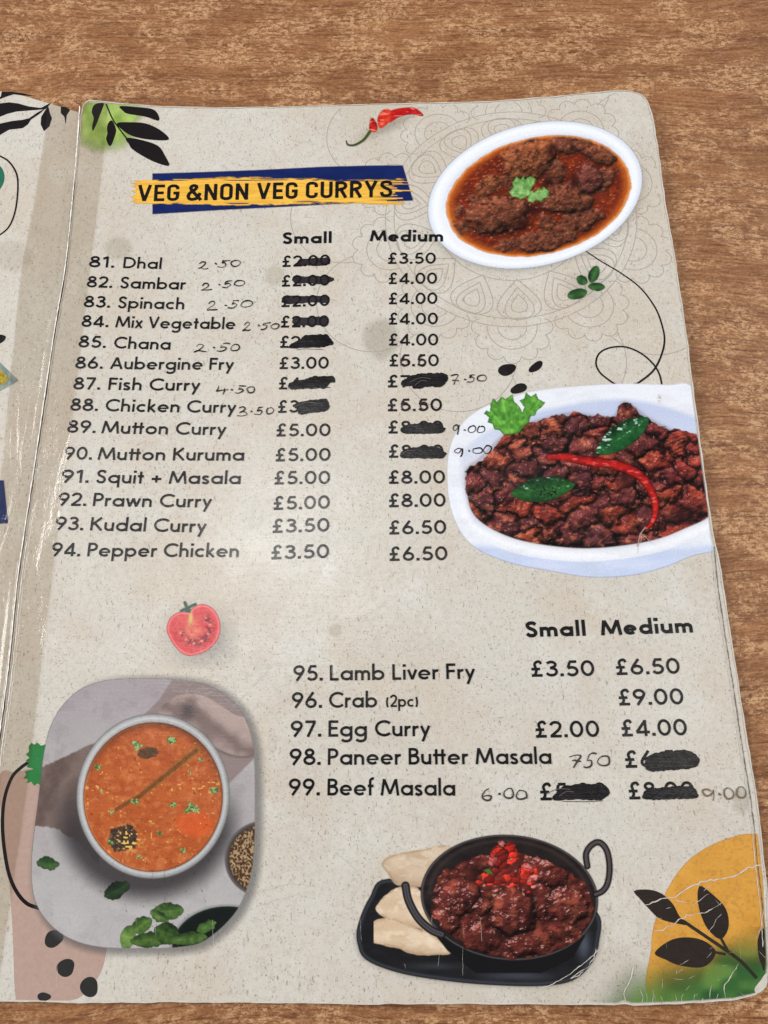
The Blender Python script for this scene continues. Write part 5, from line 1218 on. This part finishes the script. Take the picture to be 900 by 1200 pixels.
# ------------------------------------------------------------------ wear: creases, cracks, scuffed edges
rs = np.random.RandomState(9)
def crack(P, w, jit=0.5, surf=R, px=True):
    Q = resample(pts_on(surf, P) if px else np.array(P), 0.55, closed=False); n = len(Q)
    Q = Q + (np.c_[fbm(np.arange(n) * .45, np.zeros(n) + rs.rand() * 99, 3, 3), fbm(np.arange(n) * .45, np.zeros(n) + rs.rand() * 99, 8, 3)] - .5) * jit * 2
    ww = w * .5 * (.2 + 1.7 * np.clip(fbm(np.arange(n) * .55, np.zeros(n) + rs.rand() * 50, 4, 3) - .15, 0, 1)); ww[0] *= .3; ww[-1] *= .3
    return (Q, ww)
Z = lambda *p: zoomed(700, 960, 4.5, p)
cr = [crack(Z((862, 238), (800, 255), (740, 285), (690, 310), (640, 318), (560, 330), (500, 350), (440, 385), (410, 415), (360, 415), (300, 430), (250, 455)), .62), crack(Z((300, 590), (360, 575), (430, 530), (500, 500), (560, 495), (640, 450), (652, 430)), .42),
      crack(Z((410, 425), (440, 435), (475, 440)), .3), crack(Z((495, 465), (520, 440), (590, 390)), .25), crack(Z((150, 972), (134, 915), (155, 880), (178, 830), (195, 770)), .6, .3), crack(Z((675, 955), (668, 880), (700, 835), (745, 765)), .5, .4),
      crack([(704, 1110), (690, 1124), (672, 1138), (657, 1147), (640, 1156), (620, 1164)], .42), crack([(758, 1098), (735, 1112), (704, 1128), (690, 1140)], .25), crack([(320, 779), (290, 811), (256, 848)], .22, .15), crack([(700, 1112), (690, 1132), (668, 1146), (684, 1138)], .3),
      crack([(0, 648), (30, 651), (62, 648)], .22, .2), crack([(395, 1000), (408, 1010), (425, 1030)], .2), crack([(300, 1045), (340, 1035), (380, 1040)], .16), crack([(300, 1062), (345, 1048), (372, 1054)], .14), crack([(210, 1113), (190, 1130)], .18), crack([(160, 1112), (170, 1120)], .15),
      crack([(768, 640), (752, 625), (748, 642), (747, 650)], .25), crack([(86, 243), (96, 256), (112, 270)], .28, .2), crack([(830, 1095), (838, 1080), (846, 1070)], .2), crack([(884, 1100), (892, 1085), (896, 1060)], .25)]
for x in (233, 262, 292, 300, 345, 408, 445, 505, 545, 590, 630, 720, 790):
    L_ = rs.uniform(30, 130); cr.append(crack(Z((x, 975 - rs.uniform(0, 10)), (x + rs.uniform(-8, 8), 975 - L_ * .5), (x + rs.uniform(-14, 14), 975 - L_)), rs.uniform(.14, .34), .25))
for _ in range(26):
    x, y = rs.uniform(760, 890), rs.uniform(1040, 1170); a = rs.uniform(-.9, .4) + (1.4 if rs.rand() < .4 else 0); l_ = rs.uniform(4, 14)
    cr.append(crack([(x, y), (x + l_ * math.cos(a), y + l_ * math.sin(a))], rs.uniform(.08, .2), .2))
cr = [(P, w) for P, w in cr if (seg_sd(P[:, 0], P[:, 1], out_r) < 0.2).mean() > .6]
for k in (0, 1, 4, 5, 6): ribbons("crease", [cr[k]], R, 0.16, WORN, page, "white crease cracked through the film")
ribbons("fine_cracks", [c for i, c in enumerate(cr) if i not in (0, 1, 4, 5, 6)], R, 0.165, WORN, page, stagger=0.0008)["kind"] = "stuff"
# vertical scuffs low in the page
sc = []
for _ in range(34):
    x, y = rs.uniform(60, 820), rs.uniform(1080, 1172); L_ = rs.uniform(6, 34)
    sc.append(crack([(x, y), (x + rs.uniform(-3, 3), y - L_)], rs.uniform(.04, .10), .15))
for _ in range(70):
    x, y = rs.uniform(110, 480), rs.uniform(640, 800); a = rs.uniform(0, 3.1); L_ = rs.uniform(4, 22)
    sc.append(crack([(x, y), (x + L_ * math.cos(a), y + L_ * math.sin(a))], rs.uniform(.03, .07), .15))
ribbons("light_scuffs", sc, R, 0.162, ink_mat((216, 211, 203)), page, stagger=0.0003)["kind"] = "stuff"
# worn rim of the page
def rim(outline, w0, surf, seed):
    O = np.array(outline); n = len(O); dd = np.roll(O, -1, 0) - np.roll(O, 1, 0); dd /= np.hypot(dd[:, 0], dd[:, 1])[:, None]
    N = np.c_[-dd[:, 1], dd[:, 0]]
    if seg_sd(np.array([O[5, 0] + N[5, 0]]), np.array([O[5, 1] + N[5, 1]]), O)[0] > 0: N = -N
    wd = w0 * (.35 + 1.3 * np.clip(fbm(np.arange(n) * .4, np.zeros(n), seed, 4) - .1, 0, 1))
    I = O + N * wd[:, None]; V = np.vstack([np.c_[O, surf(O[:, 0], O[:, 1]) + .045], np.c_[I, surf(I[:, 0], I[:, 1]) + .045]]); F = []
    for i in range(n): j = (i + 1) % n; F.append([i, j, n + j, n + i])
    return V, orient(V, [f for f in F])
V_, F_ = rim(out_r, .42, R, 4); V_[:, 2] += .1
link("worn_rim", mesh_from("worn_rim", V_ * MM, F_), WORN, page, "whitened worn edge all round the right page")
# split, dark seam of the film along the free edge
sl = [(838, 640), (843, 690), (851, 745), (860, 800), (869, 862), (880, 930), (886, 975), (889, 1012), (893, 1045), (897, 1085), (898, 1110)]
ribbons("film_seam", [crack([(x - 1.5, y) for x, y in sl], .5, .15)], R, 0.15, DARKSEAM, page, "dark split in the film along the right edge")
ribbons("film_seam", [crack([(x - 4.5, y) for x, y in sl], .45, .15)], R, 0.155, WORN, page, "pale line beside the split")
patch("torn_corner", resample(catmull(pts_on(R, [(884, 1158), (890, 1150), (898, 1140), (899, 1152), (894, 1160), (886, 1164)]), 4, True), .5), R, 0.17, WORN, page, "bare white paper at the lower right corner")

# ------------------------------------------------------------------ tape over the spine
edgeR = [(127, 121), (124.5, 155), (116, 235), (108, 300), (98, 385), (84, 500), (68, 625), (60, 690), (50, 770), (40, 860), (28, 955), (16, 1035), (5, 1110), (-5, 1172)]
edgeL = [(57, 123), (53, 156), (42, 228), (26, 315), (15, 420), (3, 540), (-8, 640), (-18, 730), (-30, 840), (-46, 1000), (-58, 1090), (-68, 1172)]
spine = [(95, 125), (92, 170), (86, 240), (78, 315), (66, 385), (46, 520), (31, 620), (22, 682), (12, 780), (0, 872), (-20, 1030), (-38, 1172)]
def tape_surf(x, y):
    xs = np.interp(-y, [-p[1] for p in SP], [p[0] for p in SP])
    d = x - xs; w = sstep(-1.6, 1.2, d)
    base = LF(x, y) * (1 - w) + R(x, y) * w
    return np.where(np.abs(d) < 2.5, np.maximum(LF(x, y), R(x, y)), base)
SP = pts_on(R, spine)
er = catmull(pts_on(R, edgeR), 8); el = catmull(pts_on(LF, edgeL), 8); V_ = []; F_ = []
tt = np.linspace(0, 1, 160); ERp = np.stack([np.interp(tt, np.linspace(0, 1, len(er)), er[:, k]) for k in (0, 1)], 1); ELp = np.stack([np.interp(tt, np.linspace(0, 1, len(el)), el[:, k]) for k in (0, 1)], 1)
ys = np.linspace(min(ERp[0, 1], ELp[0, 1]) + 0, max(ERp[-1, 1], ELp[-1, 1]), 160)
NX = 34
for j in range(160):
    y = ys[j]; xl = np.interp(-y, -ELp[:, 1], ELp[:, 0]); xr = np.interp(-y, -ERp[:, 1], ERp[:, 0])
    for i in range(NX):
        x = xl + (xr - xl) * i / (NX - 1); yy_ = y
        V_.append((x, yy_))
V_ = np.array(V_); z = tape_surf(V_[:, 0], V_[:, 1]) + .30 + .12 * (fbm(V_[:, 0] / 3, V_[:, 1] / 8, 5) - .3)
for j in range(159):
    for i in range(NX - 1): F_.append([j * NX + i, (j + 1) * NX + i, (j + 1) * NX + i + 1, j * NX + i + 1])
link("clear_tape", mesh_from("clear_tape", np.c_[V_, z] * MM, F_), TAPE, menu, "yellowed clear tape joining the two pages along the spine")
# white spine line; glints of the crinkled film painted as pale strips
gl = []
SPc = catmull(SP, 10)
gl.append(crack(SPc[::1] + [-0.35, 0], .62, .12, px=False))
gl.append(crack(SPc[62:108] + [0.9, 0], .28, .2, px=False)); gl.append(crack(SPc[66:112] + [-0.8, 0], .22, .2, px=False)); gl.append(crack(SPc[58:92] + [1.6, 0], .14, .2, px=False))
ribbons("spine_line_and_glints", gl, lambda x, y: tape_surf(x, y) + .20, 0.25, GLINT, menu, "white line down the spine with painted glints of crinkled film")
